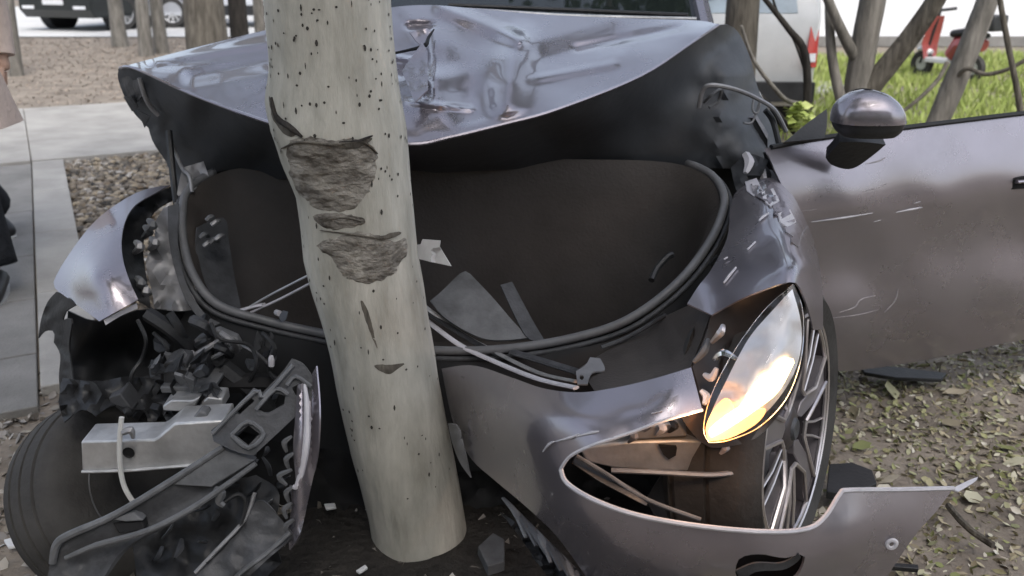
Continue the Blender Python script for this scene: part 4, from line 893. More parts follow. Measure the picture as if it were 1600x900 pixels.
# near-black backing sheets, standing in for the dark depth of the nose
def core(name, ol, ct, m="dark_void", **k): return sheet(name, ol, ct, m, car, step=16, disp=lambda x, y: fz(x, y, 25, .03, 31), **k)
core("dark_backing", [(280, 500, 1), (400, 512), (540, 535), (700, 560, 1), (705, 700), (720, 880, 1), (450, 890), (330, 800), (240, 700), (230, 600)], [(280, 500, 2.04), (540, 535, 2.0), (700, 560, 1.97), (720, 880, 1.86), (450, 890, 1.85), (240, 700, 1.95), (230, 600, 1.98)])
core("dark_backing", [(700, 560, 1), (880, 590), (1120, 560, 1), (1215, 560, 1), (1215, 830, 1), (900, 900), (720, 900, 1)], [(700, 560, 1.94), (1120, 560, 1.97), (1215, 700, 1.97), (1215, 830, 1.93), (720, 900, 1.84), (900, 780, 1.92)], "black_soft")
# front panel below the seal, lit by the lamp
sheet("slam_panel", [(905, 575, 1), (960, 540), (1010, 508), (1078, 476, 1), (1110, 492, 1), (1092, 540), (1078, 576, 1), (1000, 600), (930, 612, 1)], [(905, 575, 1.72), (1010, 508, 1.82), (1078, 476, 1.68), (1110, 492, 1.60), (1078, 576, 1.50), (930, 612, 1.47), (1000, 560, 1.66)], "tub_plastic", car, step=9, disp=lambda x, y: fz(x, y, 25, .015, 33))
ptube("panel_rib", [(940, 543, 1.78), (985, 525, 1.79), (1040, 492, 1.76)], .005, "mid_plastic", car)

for i in range(46):
    z = i % 2
    x, y, Y = ((rng.uniform(232, 480), rng.uniform(492, 660), rng.uniform(1.74, 1.86)), (rng.uniform(230, 330), rng.uniform(560, 650), rng.uniform(1.66, 1.72)), (rng.uniform(500, 590), rng.uniform(580, 850), rng.uniform(1.70, 1.85)))[z]
    a = rng.uniform(0, 6.3); l = rng.uniform(8, 24); pl = []
    for k in range(5): q = a + k * 1.256; rr_ = l * rng.uniform(.4, 1) * (1 if k % 2 else .45); pl.append((x + rr_ * math.cos(q), y + rr_ * math.sin(q)))
    MB().prism([at(p, q, Y + rng.uniform(-.02, .02)) for p, q in pl], (0, rng.uniform(.006, .03), .004)).build("broken_shard", ("black_plastic", "mid_plastic", "inner_black", "grey_plastic", "black_plastic")[i % 5], car, bevel=.0015)
for l in ([(240, 520), (262, 545), (250, 575), (275, 590), (300, 620)], [(330, 505), (345, 530), (390, 540), (400, 575), (380, 610)], [(215, 500), (228, 530), (222, 560), (205, 590), (212, 640)], [(410, 520), (430, 545), (420, 580), (445, 600)]):
    ptube("harness_wire", [(x, y, 1.77 - .02 * (i % 2)) for i, (x, y) in enumerate(l)], .0045, "black_plastic", car, n=6)
sheet("torn_liner", [(98, 590, 1), (150, 596), (205, 588), (262, 596, 1), (270, 640), (235, 668, 1), (222, 640), (200, 655, 1), (180, 632), (150, 650, 1), (128, 640), (100, 660, 1), (92, 625)], [(98, 590, 1.74), (262, 596, 1.80), (235, 668, 1.70), (150, 650, 1.66), (100, 660, 1.66)], "black_plastic", car, step=9, disp=lambda x, y: fz(x, y, 16, .03, 71))
# ---- right headlight
lens_o = [(1240, 443, 1), (1254, 480), (1256, 530), (1248, 578), (1226, 628), (1186, 668), (1140, 688), (1108, 692, 1), (1099, 672), (1107, 628), (1131, 575), (1163, 524), (1198, 480)]
lens_c = [(1240, 443, 1.675), (1256, 520, 1.66), (1248, 578, 1.625), (1186, 668, 1.56), (1108, 692, 1.54), (1118, 626, 1.58), (1176, 524, 1.64), (1206, 480, 1.66), (1190, 600, 1.555), (1220, 540, 1.60), (1150, 650, 1.53), (1232, 480, 1.65)]
lens_c = [(a, b, c - .2) for a, b, c in lens_c]; lensf = tps(lens_c)
hl = sheet("headlight", [(1112, 490, 1), (1160, 468), (1215, 447), (1240, 444, 1), (1256, 490), (1258, 540), (1248, 590), (1222, 640), (1180, 685), (1120, 700), (1095, 690, 1), (1075, 668), (1064, 650, 1), (1098, 640, 1), (1090, 600), (1082, 574, 1), (1100, 530)],
           [(a, b, c - .2) for a, b, c in [(1112, 490, 1.77), (1240, 444, 1.72), (1256, 520, 1.73), (1222, 640, 1.66), (1120, 700, 1.62), (1064, 650, 1.63), (1098, 640, 1.64), (1082, 574, 1.70), (1170, 580, 1.74)]], "housing_dark", car, step=9, thick=.004, label="lit right headlight unit glowing amber at its lower tip")
sheet("reflector", [(1238, 452, 1), (1250, 500), (1250, 545), (1236, 590), (1200, 640), (1150, 674), (1114, 684, 1), (1106, 662), (1138, 590), (1170, 530), (1203, 490)], [(a, b, c + .03) for a, b, c in lens_c], "reflector", hl, step=8, thick=.002, disp=lambda x, y: fz(x, y, 22, .014, 8))
sheet("light_bar", [(1112, 684, 1), (1108, 672), (1130, 652), (1165, 628), (1200, 600), (1232, 560), (1240, 566, 1), (1215, 612), (1178, 642), (1140, 668)], [(a, b, c + .012) for a, b, c in lens_c], "light_white", hl, step=6, thick=.004)
sheet("indicator_strip", [(1107, 690, 1), (1103, 668), (1116, 640), (1136, 622), (1150, 640), (1176, 640), (1196, 640), (1180, 662), (1140, 684)], [(a, b, c + .018) for a, b, c in lens_c], "light_amber", hl, step=6, thick=.003)
sheet("lens", lens_o, lens_c, "lens_glass", hl, step=8, thick=.003, sharp=180)
for l, m in (([(1115, 562, 1.66), (1130, 552, 1.655), (1152, 562, 1.64)], "chrome"), ([(1112, 535, 1.70), (1126, 520, 1.69), (1130, 508, 1.70)], "rim_bright"), ([(1100, 585, 1.665), (1112, 590, 1.65), (1120, 575, 1.65)], "primer"), ([(1095, 610, 1.65), (1104, 620, 1.64), (1100, 632, 1.63)], "reflector"), ([(1084, 566, 1.70), (1100, 548, 1.70), (1106, 530, 1.72)], "grey_plastic")):
    ptube("broken_mount", [(a, b, c - .2) for a, b, c in l], [.004, .008, .004], m, hl, n=6)
ld = bpy.data.lights.new("headlight_glow", 'POINT'); ld.energy = .6; ld.color = (1, .55, .28); ld.shadow_soft_size = .03
lo = bpy.data.objects.new("headlight_glow", ld); COL.objects.link(lo); lo.location = at(1090, 668, 1.27)
link_parent(lo, hl)

# ---- right front wheel, steered and knocked askew
nrm = Vector((.84, -.535, .09)).normalized()
wc = at(1250, 672, 1.66) - nrm * .09
ux = nrm; uy = Vector((0, 0, 1)).cross(ux).normalized(); uz = ux.cross(uy)
MW = Matrix(((ux.x, uy.x, uz.x, wc.x), (ux.y, uy.y, uz.y, wc.y), (ux.z, uy.z, uz.z, wc.z), (0, 0, 0, 1)))
rt, rr, wd = .318, .242, .19
wh = MB().lathe([(-wd * .5, rr), (-wd * .52, rt * .88), (-wd * .4, rt * .98), (-.07, rt), (-.068, rt - .008), (-.06, rt - .008), (-.058, rt), (0, rt), (.002, rt - .008), (.01, rt - .008), (.012, rt), (.06, rt), (wd * .4, rt * .98), (wd * .52, rt * .88), (wd * .46, rr * 1.03), (wd * .44, rr)], 64, MW).build("wheel", "rubber", car, sharp=50)
MB().lathe([(wd * .45, rr * 1.01), (wd * .43, rr * .975), (wd * .30, rr * .945), (-wd * .3, rr * .93), (-wd * .42, rr * .95)], 64, MW).build("rim_barrel", "rim_dark", wh)
MB().lathe([(wd * .46, rr * .985), (wd * .475, rr * 1.0), (wd * .46, rr * 1.02)], 64, MW).build("rim_edge", "rim_bright", wh)
MB().lathe([(-.0, .06), (-.0, .17), (-.02, .17), (-.02, .06)], 40, MW).build("brake_disc", "steel_dull", wh)
def wpt(a, r, x): return MW @ Vector((x, r * math.sin(a), r * math.cos(a)))
x0 = wd * .42
for k in range(5):
    c = 2 * math.pi * k / 5 + math.pi + .10; h5 = math.pi / 5
    # wide spoke between two windows, then the machined outline of one window
    P = [wpt(c + h5 - .28, .07, x0 - .006), wpt(c + h5 - .16, .13, x0 + .004), wpt(c + h5 - .16, rr * .96, x0), wpt(c + h5 + .16, rr * .96, x0), wpt(c + h5 + .16, .13, x0 + .004), wpt(c + h5 + .28, .07, x0 - .006), wpt(c + h5, .045, x0 - .008)]
    s = MB().prism(P, nrm * -.03).build("spoke", "rim_mid", wh, bevel=.002)
    loop = [wpt(c - .20, .085, x0), wpt(c + .20, .085, x0), wpt(c + h5 - .16, .13, x0 + .008), wpt(c + h5 - .15, rr * .955, x0 + .004)]
    loop += [wpt(c + a, rr * .965, x0 + .003) for a in (.3, .15, 0, -.15, -.3)] + [wpt(c - h5 + .15, rr * .955, x0 + .004), wpt(c - h5 + .16, .13, x0 + .008), wpt(c - .20, .085, x0)]
    MB().tube(loop, .0048, 6).build("window_edge", "rim_bright", s)
    for a in (-.10, .10):
        MB().tube([wpt(c + a * 1.6, .088, x0 - .004), wpt(c + a, .16, x0), wpt(c + a, rr * .96, x0 - .002)], .0042, 6, flat=.7).build("thin_spoke", "rim_bright", s)
MB().lathe([(x0 - .005, .0), (x0 - .002, .03), (x0 - .012, .05), (x0 - .03, .06)], 24, MW).build("hub", "rim_dark", wh)
MB().lathe([(x0 + .001, .0), (x0 + .004, .02), (x0 - .004, .026)], 20, MW).build("centre_cap", "mid_plastic", wh)

# ---- bumper cover torn open at the right
bo_ = [(690, 576, 1), (740, 571), (800, 590), (850, 607), (905, 613), (960, 606), (1020, 592), (1080, 574, 1), (1097, 640, 1), (1040, 656), (985, 676), (930, 694), (892, 712), (876, 735), (886, 755), (930, 782), (1000, 806), (1100, 823), (1200, 831), (1262, 826), (1290, 806), (1312, 772), (1326, 766, 1), (1400, 765), (1490, 763, 1), (1462, 800), (1435, 830), (1405, 872), (1385, 905), (1360, 960, 1), (1200, 985), (1050, 985), (950, 950, 1), (915, 900), (870, 838), (820, 790), (770, 748), (735, 715), (708, 660)]
bo_c = [(690, 576, 1.82), (740, 571, 1.75), (800, 590, 1.67), (905, 613, 1.58), (1000, 597, 1.55), (1080, 574, 1.555), (1097, 640, 1.50), (985, 676, 1.47), (892, 712, 1.485), (876, 735, 1.49), (930, 782, 1.44), (1000, 806, 1.42), (1100, 823, 1.41), (1200, 831, 1.425), (1290, 806, 1.47), (1326, 766, 1.50), (1490, 763, 1.60), (1435, 830, 1.53), (1385, 905, 1.52), (1200, 985, 1.50), (950, 950, 1.53), (870, 838, 1.53), (770, 748, 1.68), (708, 660, 1.80), (760, 640, 1.66), (820, 680, 1.55), (830, 730, 1.545), (900, 650, 1.515), (1000, 640, 1.49), (1050, 615, 1.50), (900, 800, 1.465), (1000, 870, 1.425), (1200, 900, 1.435), (1320, 850, 1.465), (1100, 930, 1.455)]
bo_c = fwd(bo_c); bof = tps(bo_c)
bump = sheet("bumper_cover", bo_, bo_c, "paint", car, step=11, thick=.0045, sharp=180, disp=lambda x, y: fz(x, y, 90, .006, 41),
             holes=[[(1150, 884), (1160, 870), (1190, 866), (1225, 872), (1254, 866), (1256, 880), (1240, 905), (1200, 915), (1155, 908)]])
ptube("opening_lip", [(x, y, bof(x, y) - .002) for x, y in ((876, 733), (886, 755), (930, 782), (1000, 806), (1100, 823), (1200, 831), (1262, 826), (1290, 806), (1312, 772), (1326, 766), (1400, 765), (1490, 763))], .0042, "primer", bump, n=6)
ptube("band_lip", [(x, y, bof(x, y)) for x, y in ((876, 733), (892, 712), (930, 694), (985, 676), (1040, 656), (1097, 640))], .003, "primer", bump, n=6)
sheet("fog_recess", [(1140, 866, 1), (1262, 860, 1), (1262, 915, 1), (1140, 920, 1)], [(1140, 866, 1.30), (1262, 860, 1.31), (1262, 915, 1.31), (1140, 920, 1.31)], "dark_void", bump, step=14)
sheet("fog_trim", [(1150, 892, 1), (1180, 880), (1220, 880), (1248, 866, 1), (1250, 874), (1225, 890), (1180, 894), (1158, 912, 1)], [(1150, 892, 1.245), (1220, 880, 1.245), (1248, 866, 1.235), (1158, 912, 1.25)], "mid_plastic", bump, step=7)
MB().lathe([(0, .004), (.003, .006), (.003, .010), (0, .012)], 18, Matrix.Translation(at(1393, 850, bof(1393, 850) - .004)) @ Matrix.Rotation(R(-90), 4, 'Z')).build("screw_cap", "primer", bump)
for l in ([(848, 706), (858, 694), (866, 690)], [(868, 690), (890, 684), (905, 678)], [(900, 682), (925, 676), (936, 674)], [(1018, 646), (1035, 642)]):
    ptube("scratch", [(x, y, bof(x, y) - .002) for x, y in l], [.001, .0028, .001], "primer", bump, n=5)
sheet("bumper_edge_tab", [(1486, 764, 1), (1510, 752), (1528, 745, 1), (1524, 752), (1498, 768, 1)], [(1486, 764, 1.40), (1528, 745, 1.46), (1498, 768, 1.40)], "primer", bump, step=5)
# behind the opening: crash beam, air guide, rod
MB().prism([at(x, y, 1.46) for x, y in ((905, 700), (990, 690), (1060, 688), (1150, 690), (1155, 738), (1030, 736), (960, 732), (915, 722))], (0, .06, .01)).build("crash_beam", "alloy", car, bevel=.004)
MB().prism([at(x, y, 1.448) for x, y in ((1030, 698), (1058, 700), (1056, 712), (1045, 718), (1036, 710))], (0, .01, 0)).build("beam_hole", "dark_void", car)
MB().prism([at(x, y, 1.45) for x, y in ((980, 668), (1060, 664), (1076, 684), (985, 688))], (0, .07, .012)).build("beam_bracket", "steel_dull", car, bevel=.004, jit=.01)
for i, (x, y) in enumerate(((1010, 664), (1030, 670), (1048, 666), (985, 682), (1128, 700), (1136, 716))):
    ptube("beam_clip", [(x, y - 8, 1.44), (x + 6, y, 1.43), (x - 3, y + 9, 1.44)], [.004, .008, .003], ("steel_dull", "primer", "black_plastic")[i % 3], car, n=5)
ptube("air_guide_blade", fwd([(896, 718, 1.56), (940, 745, 1.55), (990, 772, 1.53), (1012, 786, 1.52)], .2, 690, 800), [.012, .017, .016, .010], "black_plastic", car, flat=.35)
ptube("air_guide_rim", fwd([(900, 712, 1.545), (950, 742, 1.54), (1010, 780, 1.52), (1095, 812, 1.49)], .2, 690, 800), .004, "grey_plastic", car)
ptube("beam_flange", [(955, 735, 1.44), (1030, 738, 1.43), (1110, 742, 1.42), (1158, 737, 1.42)], .005, "steel_dull", car, n=6)
sheet("wheel_arch_liner", [(1060, 700, 1), (1120, 705), (1180, 690), (1214, 660, 1), (1205, 760), (1215, 850, 1), (1120, 845), (1040, 820), (1010, 780, 1)], [(1060, 700, 1.78), (1180, 690, 1.80), (1214, 660, 1.82), (1215, 850, 1.66), (1040, 820, 1.64), (1010, 780, 1.68), (1130, 770, 1.80)], "tub_plastic", car, step=10, disp=lambda x, y: fz(x, y, 25, .012, 44))
# broken grille at the foot of the bumper
for i in range(9):
    x = 786 + 13 * i; y = 778 + 13 * i
    ptube("grille_blade", fwd([(x, y, 1.66 - .012 * i), (x + 22, y + 26, 1.62 - .012 * i), (x + 36 + 3 * (i % 3), y + 62, 1.58 - .012 * i)]), [.004, .008, .004], "mid_plastic" if i % 3 else "grey_plastic", car, n=6, flat=.5)
sheet("grille_frame", [(782, 800, 1), (800, 812), (850, 850), (900, 890), (925, 920, 1), (895, 915), (860, 905), (820, 850)], fwd([(782, 800, 1.64), (850, 850, 1.60), (925, 920, 1.50), (860, 905, 1.53)]), "black_plastic", car, step=7, disp=lambda x, y: fz(x, y, 9, .03, 45))
sheet("torn_sheet_strip", [(700, 662, 1), (716, 668), (726, 705), (735, 746, 1), (718, 722), (706, 690)], [(700, 662, 1.76), (716, 668, 1.73), (735, 746, 1.70), (706, 690, 1.75)], "steel_dull", car, step=6, disp=lambda x, y: fz(x, y, 9, .012, 46))

# ---- open door at the right
dr_o = [(1196, 232, 1), (1300, 214), (1450, 196), (1600, 178), (1800, 158), (1960, 146, 1), (1985, 250), (1975, 400), (1940, 470, 1), (1800, 498), (1600, 531), (1450, 562), (1360, 576), (1310, 580), (1285, 570, 1), (1284, 480), (1262, 380), (1215, 275)]
dr_c = []
for x, Yb in ((1200, 2.19), (1330, 2.265), (1470, 2.34), (1600, 2.41), (1800, 2.52), (1960, 2.61)):
    f = (x - 1200) / 760
    for t, dY in ((0, .035), (.12, .012), (.30, -.012), (.40, .004), (.55, .022), (.75, .014), (.9, .03), (1, .07)):
        yt = 232 - 86 * f; ybm = 592 - 120 * f; dr_c.append((x, yt + (ybm - yt) * t, Yb + dY))
drf = tps(dr_c)
door = sheet("door", dr_o, dr_c, "paint", car, step=16, thick=.006, sharp=180, disp=lambda x, y: fz(x, y, 90, .007, 51) + fz(x, y, 30, .006, 52) * math.exp(-((x - 1380) / 60.) ** 2 - ((y - 465) / 30.) ** 2), label="mauve-grey door swung wide open, scratched below its mirror")
inn = sheet_mesh([(a + (6 if a < 1500 else -6), b + (4 if b < 350 else -6), 1) if len(p) > 2 else (a, b + (4 if b < 350 else -6)) for p in dr_o for a, b in [p[:2]]], [(a, b, c + .07) for a, b, c in dr_c], step=24, thick=.03).build("door_lining", "black_plastic", door)
ptube("window_seal", [(x, y, drf(x, y) - .004) for x, y in ((1205, 230), (1300, 213), (1450, 195), (1600, 177), (1800, 157), (1955, 146))], .0085, "black_soft", door, flat=.8)
hd = MB().prism([at(x, y, drf(1590, 287) - .002) for x, y in ((1568, 287), (1574, 279), (1600, 276), (1690, 268), (1696, 276), (1690, 284), (1600, 295), (1574, 297))], (0, .01, 0)).build("handle_recess", "dark_void", door, bevel=.002)
ptube("door_handle", [(1588, 284, drf(1590, 287) - .008), (1640, 279, drf(1640, 280) - .012), (1686, 275, drf(1690, 276) - .008)], .009, "paint", hd, flat=.6)
for l, r in (([(1268, 347), (1320, 340), (1363, 333)], .0032), ([(1400, 332), (1425, 327), (1441, 324)], .0035), ([(1252, 330), (1276, 327)], .002), ([(1428, 318), (1438, 315)], .003), ([(1365, 347), (1376, 344)], .003), ([(1345, 300), (1372, 293), (1386, 287)], .0016),
             ([(1312, 488), (1335, 480), (1345, 468), (1368, 462)], .0024), ([(1382, 488), (1398, 470), (1403, 452)], .0028), ([(1290, 498), (1340, 492), (1372, 484)], .0014), ([(1352, 256), (1372, 252), (1384, 246)], .0022)):
    ptube("scratch", [(x, y, drf(x, y) + fz(x, y, 90, .007, 51) - .0005) for x, y in l], [r * .3, r, r * .35], "scuff" if r < .003 else "primer", door, n=5)
sheet("mirror_sail", [(1226, 222, 1), (1262, 192), (1292, 170, 1), (1292, 196), (1288, 216, 1)], [(1226, 222, 2.19), (1292, 170, 2.28), (1288, 216, 2.23)], "black_plastic", door, step=9, thick=.012)
# mirror: shell, dark underside, foot
mc = at(1356, 182, 2.08)
def shell(c, a, b, h, z0, z1, pw=.8, n=28, k=12):
    rows = []
    for i in range(k):
        t = i / (k - 1); z = z0 + (z1 - z0) * t
        f = max(0.02, 1 - abs((z / h)) ** 2.2) ** .5
        rows.append([c + Vector((math.copysign(abs(math.cos(q)) ** pw, math.cos(q)) * a * f * (1 - .12 * z / h) + .10 * a * (z / h) * -1, math.copysign(abs(math.sin(q)) ** pw, math.sin(q)) * b * f, z)) for q in [2 * math.pi * j / n for j in range(n)]])
    return MB().grid(rows, cv=True)
mir = shell(mc, .083, .062, .062, -.012, .0615).build("mirror", "paint", door, sharp=180)
shell(mc, .080, .058, .06, -.045, -.013).build("mirror_base", "black_plastic", mir, sharp=180)
MB().lathe([(0, 0), (.0, .052)], 24, Matrix.Translation(mc + Vector((.0, .056, .006))) @ Matrix.Rotation(R(90), 4, 'Z')).build("mirror_glass", "dark_glass", mir)
sheet("mirror_foot", [(1312, 222, 1), (1350, 222), (1384, 226, 1), (1360, 246), (1330, 264), (1300, 258), (1290, 246, 1), (1300, 236)], [(1312, 222, 2.14), (1384, 226, 2.16), (1330, 264, 2.215), (1290, 246, 2.20)], "black_plastic", mir, step=7, thick=.03)
MB().prism([at(x, y, 2.05) for x, y in ((1382, 198), (1404, 193), (1412, 197), (1404, 203), (1384, 204))], (0, .03, 0)).build("mirror_indicator", "reflector", mir, bevel=.003)

# ---- left front wheel, pushed under
wc2 = at(178, 770, 1.80)
n2_ = Vector((.83, -.30, .47)).normalized()
ux = n2_; uy = Vector((0, 0, 1)).cross(ux).normalized(); uz = ux.cross(uy)
MW2 = Matrix(((ux.x, uy.x, uz.x, wc2.x), (ux.y, uy.y, uz.y, wc2.y), (ux.z, uy.z, uz.z, wc2.z), (0, 0, 0, 1))) @ Matrix.Scale(.86, 4)
lwh = MB().lathe([(-.1, .18), (-.105, .22), (-.08, .255), (-.045, .264), (-.043, .256), (-.036, .256), (-.034, .265), (0, .266), (.002, .257), (.009, .257), (.011, .266), (.045, .263), (.047, .255), (.053, .255), (.055, .26), (.075, .255), (.095, .23), (.105, .195), (.106, .15), (.104, .08), (.104, .0)], 56, MW2).build("wheel", "rubber", car, sharp=60)
MB().lathe([(.104, .142), (.109, .146), (.104, .150)], 56, MW2).build("rim_edge", "mid_plastic", lwh)

# ---- left crash beam, bumper carrier and torn bumper strip
def beam():
    P = [(126, 690), (240, 687), (246, 684), (272, 662), (300, 660), (350, 657), (352, 726), (240, 733), (128, 738)]
    o = MB().prism([at(x, y, 1.58) for x, y in P], (0, .07, .004)).build("crash_beam", "alloy", car, bevel=.004)
    MB().lathe([(0, 0), (0, .010), (-.004, .012)], 16, Matrix.Translation(at(202, 706, 1.577)) @ Matrix.Rotation(R(90), 4, 'Z')).build("beam_hole", "dark_void", o)
    ptube("beam_lip", [(128, 737, 1.577), (200, 735, 1.576), (262, 730, 1.576), (345, 724, 1.577)], .0035, "alloy", o, n=6)
    MB().prism([at(x, y, 1.60) for x, y in ((302, 652), (310, 642), (322, 645), (326, 658), (300, 660))], (0, .03, 0)).build("beam_bolt", "grey_plastic", o, bevel=.004)
beam()
ptube("washer_hose", [(190, 652, 1.575), (187, 690, 1.57), (188, 730, 1.565), (195, 762, 1.56), (212, 790, 1.56)], .0052, "wire_white", car)
ptube("hose_clip", [(192, 676, 1.57), (204, 672, 1.57), (208, 684, 1.575)], [.006, .008, .004], "steel_dull", car, n=6)
ca_c = [(80, 900, 1.40), (105, 842, 1.42), (200, 800, 1.45), (270, 752, 1.48), (350, 700, 1.50), (400, 720, 1.50), (340, 765, 1.47), (270, 812, 1.44), (180, 890, 1.40), (395, 605, 1.56), (455, 560, 1.60), (490, 592, 1.59), (395, 712, 1.50), (330, 680, 1.52), (440, 650, 1.55)]
caf = tps(ca_c)
carr = thing("bumper_carrier", "long black plastic bumper carrier torn off and hanging down to the lower left", "car part", gr(120, 905))
plate = sheet("lattice_plate", [(330, 672, 1), (362, 645), (396, 606, 1), (411, 613, 1), (440, 582), (456, 560, 1), (474, 568), (491, 592, 1), (487, 624), (456, 656), (396, 712, 1), (370, 706), (334, 690, 1)], [(a, b, c - .02) for a, b, c in ca_c], "mid_plastic", carr, step=7, thick=.014, sharp=40,
              holes=[[(364, 640, 1), (388, 618, 1), (398, 626, 1), (374, 648, 1)], [(368, 680, 1), (388, 664, 1), (406, 678, 1), (388, 696, 1)], [(404, 640, 1), (428, 614, 1), (446, 618, 1), (444, 632, 1), (418, 646, 1)], [(456, 606, 1), (470, 598, 1), (482, 606, 1), (478, 616, 1), (462, 618, 1)]])
for l in ([(362, 680), (387, 659), (412, 678), (388, 700), (362, 680)], [(400, 640), (430, 608), (450, 616)], [(448, 602), (462, 588), (486, 604)], [(332, 678), (398, 612), (412, 620), (458, 570)]):
    ptube("raised_rib", [(x, y, caf(x, y) - .026) for x, y in l], .0042, "grey_plastic", plate, n=6, per=3)
chan = sheet("channel", [(74, 905, 1), (84, 856), (106, 838), (180, 806), (270, 752), (350, 700, 1), (402, 722, 1), (345, 765), (290, 802), (228, 836, 1), (190, 862), (160, 905, 1)], ca_c, "mid_plastic", carr, step=9, thick=.008,
             disp=lambda x, y: .025 * math.exp(-(seg(x, y, 130, 880, 380, 735) / 24.) ** 2))
ptube("upper_rim", [(x, y, caf(x, y) - .006) for x, y in ((82, 880), (88, 852), (108, 836), (180, 804), (270, 750), (350, 698))], [.007, .008, .008, .007, .007, .006], "grey_plastic", chan, n=8)
ptube("lower_rim", [(x, y, caf(x, y) - .008) for x, y in ((102, 872), (150, 852), (228, 830), (290, 800), (345, 764), (400, 724))], [.004, .006, .006, .006, .006, .005], "grey_plastic", chan, n=8)
for pl in ([(268, 758), (350, 702), (398, 720), (330, 762)], [(170, 812), (208, 800), (224, 814), (196, 816)]):
    P = [at(x, y, caf(x, y) - .004) for x, y in pl]; MB().prism(P, (0, .022, -.004)).build("bridge_plate", "grey_plastic", chan, bevel=.003)
MB().prism([at(x, y, caf(x, y) + .004) for x, y in ((176, 818), (222, 814), (226, 828), (186, 834))], (0, .02, 0)).build("dark_pocket", "dark_void", chan, bevel=.002)
sheet("under_shield", [(205, 830, 1), (262, 790), (330, 762), (400, 742, 1), (436, 770), (428, 830), (440, 880, 1), (400, 915, 1), (300, 925), (215, 915, 1)], [(205, 830, 1.58), (330, 762, 1.62), (400, 742, 1.64), (428, 830, 1.57), (400, 915, 1.52), (215, 915, 1.50), (310, 840, 1.60)], "black_plastic", car, step=10, disp=lambda x, y: fz(x, y, 35, .03, 81) + fz(x, y, 12, .006, 82))
for i in range(26):
    x, y = rng.uniform(235, 470), rng.uniform(640, 860); a = rng.uniform(0, 6.3); l = rng.uniform(12, 34)
    Yd = 1.66 - .0004 * (y - 640) + rng.uniform(-.02, .03)
    ptube("broken_rib", [(x, y, Yd), (x + l * .5 * math.cos(a) + 3, y + l * .5 * math.sin(a), Yd - .01), (x + l * math.cos(a), y + l * math.sin(a), Yd + rng.uniform(-.03, .02))], [.004, rng.uniform(.005, .010), .003], ("mid_plastic", "black_plastic", "grey_plastic", "black_plastic")[i % 4], car, n=5, flat=.5)
# torn bumper strip
st_c = [(462, 606, 1.57), (494, 573, 1.56), (498, 650, 1.52), (492, 720, 1.50), (470, 800, 1.48), (440, 860, 1.45), (455, 700, 1.51), (452, 820, 1.48), (400, 905, 1.42), (300, 905, 1.42), (380, 830, 1.47)]
stf = tps(st_c)
strip = thing("bumper_strip", "torn pale grey bumper strip standing on end left of the trunk", "car part", gr(430, 880))
s1 = sheet("painted_strip", [(464, 600, 1), (480, 596), (494, 572, 1), (499, 640), (496, 710), (484, 770), (470, 830), (452, 860, 1), (450, 825), (456, 790), (452, 758, 1), (462, 755), (458, 700), (462, 640)], st_c, "paint", strip, step=7, disp=lambda x, y: .012 * math.sin((x - 478) * .16))
ptube("torn_rim", [(x, y, stf(x, y) - .006) for x, y in ((476, 600), (480, 640), (478, 700), (466, 756), (458, 760))], [.003, .006, .007, .006, .004], "primer", s1, n=6)
for i in range(6):
    x, y = 446 + 3 * (i % 2), 690 + 26 * i
    ptube("torn_tab", [(x + 10, y - 8, stf(x, y) - .004), (x - 2 - (8 if i == 2 else 0), y + 2, stf(x, y) - .006), (x + 2, y + 16, stf(x, y) - .004)], [.003, .006, .003], "grey_plastic", s1, n=5)
s2 = sheet("lower_skirt", [(452, 826, 1), (456, 840), (420, 872), (385, 905, 1), (290, 930, 1), (310, 895), (350, 850), (395, 790), (410, 782), (430, 800, 1)], st_c, "mid_plastic", strip, step=9, disp=lambda x, y: fz(x, y, 25, .012, 61))
ptube("skirt_lip", [(x, y, stf(x, y) - .006) for x, y in ((453, 832), (420, 862), (380, 892), (360, 912))], .005, "grey_plastic", s2, n=6)
ptube("skirt_lip", [(x, y, stf(x, y) - .006) for x, y in ((398, 770), (382, 812), (340, 858), (305, 895))], .004, "steel_dull", s2, n=6)
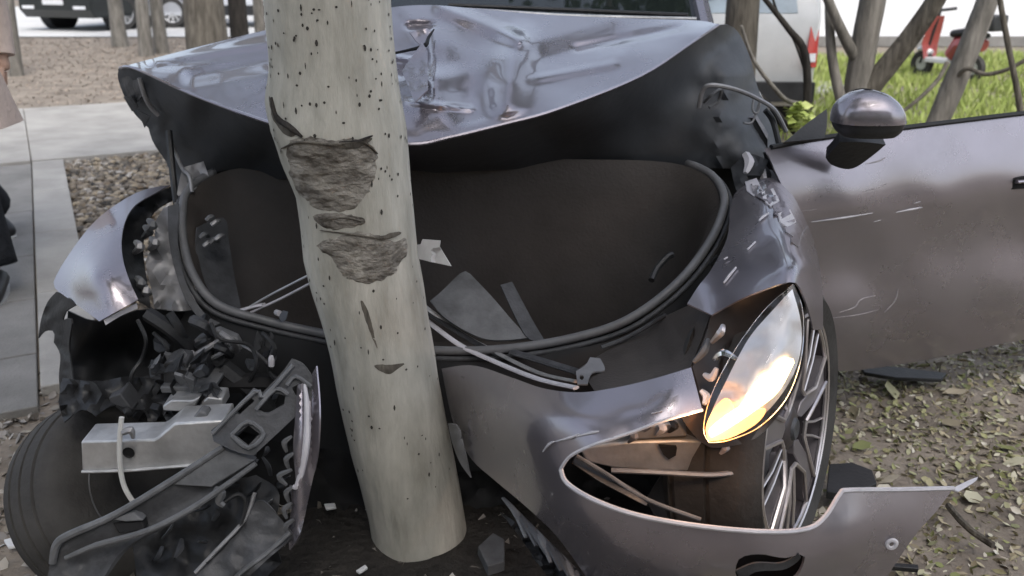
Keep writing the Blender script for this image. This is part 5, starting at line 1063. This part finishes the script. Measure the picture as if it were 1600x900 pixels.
ptube("harness_plug", [(336, 764, 1.47), (346, 770, 1.465), (342, 782, 1.465), (350, 790, 1.465)], [.006, .009, .008, .005], "grey_plastic", s2, n=6)
ptube("harness_wire", [(350, 785, 1.47), (372, 772, 1.48), (384, 786, 1.48), (376, 820, 1.47), (352, 850, 1.46), (322, 880, 1.43)], .004, "black_plastic", s2, n=6)

# ================================================================ LOOSE DEBRIS ON THE GROUND
def debris(name, label, pl, z, m, h=.012, cat="debris"):
    o = MB().prism([gr(x, y, z) for x, y in pl], (0, 0, h)).build(name, m, None, bevel=.002, jit=.01); return tag(o, label, cat)
debris("door_shadow_slab", "flat black slab standing in for the shadow under the open door", [(1340, 572), (1400, 576), (1482, 588), (1470, 598), (1400, 596), (1350, 586)], .03, "black_plastic")  # shadow under the door modelled as a flat black slab
debris("dark_fragment", "dark flat piece lying behind the right front wheel", [(1292, 738), (1330, 735), (1362, 748), (1372, 768), (1330, 785), (1290, 780)], .04, "black_plastic", .02)  # thin dark slab on the ground behind the wheel
debris("paper_scrap", "folded white scrap beside the left front tyre", [(130, 850), (142, 836), (158, 840), (160, 858), (140, 862)], .0, "white_plastic", .02)
debris("paper_scrap", "small pale scrap nearest the left image edge below the tyre", [(6, 852), (24, 846), (30, 858), (12, 862)], .0, "white_plastic", .008)
debris("plastic_bottle_piece", "crumpled clear grey plastic piece at the foot of the poplar", [(748, 868), (770, 846), (788, 858), (790, 892), (766, 902)], .0, "grey_plastic", .03)
debris("plastic_shard", "small white shard on the dark soil left of the poplar foot", [(508, 790), (526, 788), (528, 795), (512, 798)], .02, "white_plastic", .006)
debris("plastic_shard", "thin pale shard lying just left of the poplar base", [(552, 894), (568, 886), (572, 891), (558, 898)], .01, "white_plastic", .006)
debris("black_bar", "straight black bar lying on the leaves at the lower right", [(1384, 884), (1436, 888), (1436, 894), (1384, 891)], .03, "black_plastic", .012)
tw = MB().tube(catmull([gr(1482, 790, .035), gr(1500, 812, .05), gr(1522, 832, .035), gr(1552, 852, .03)], 4), .008, 7).build("twig", "bark_dark"); tag(tw, "dark fallen twig on the leaves right of the bumper tip", "twig")
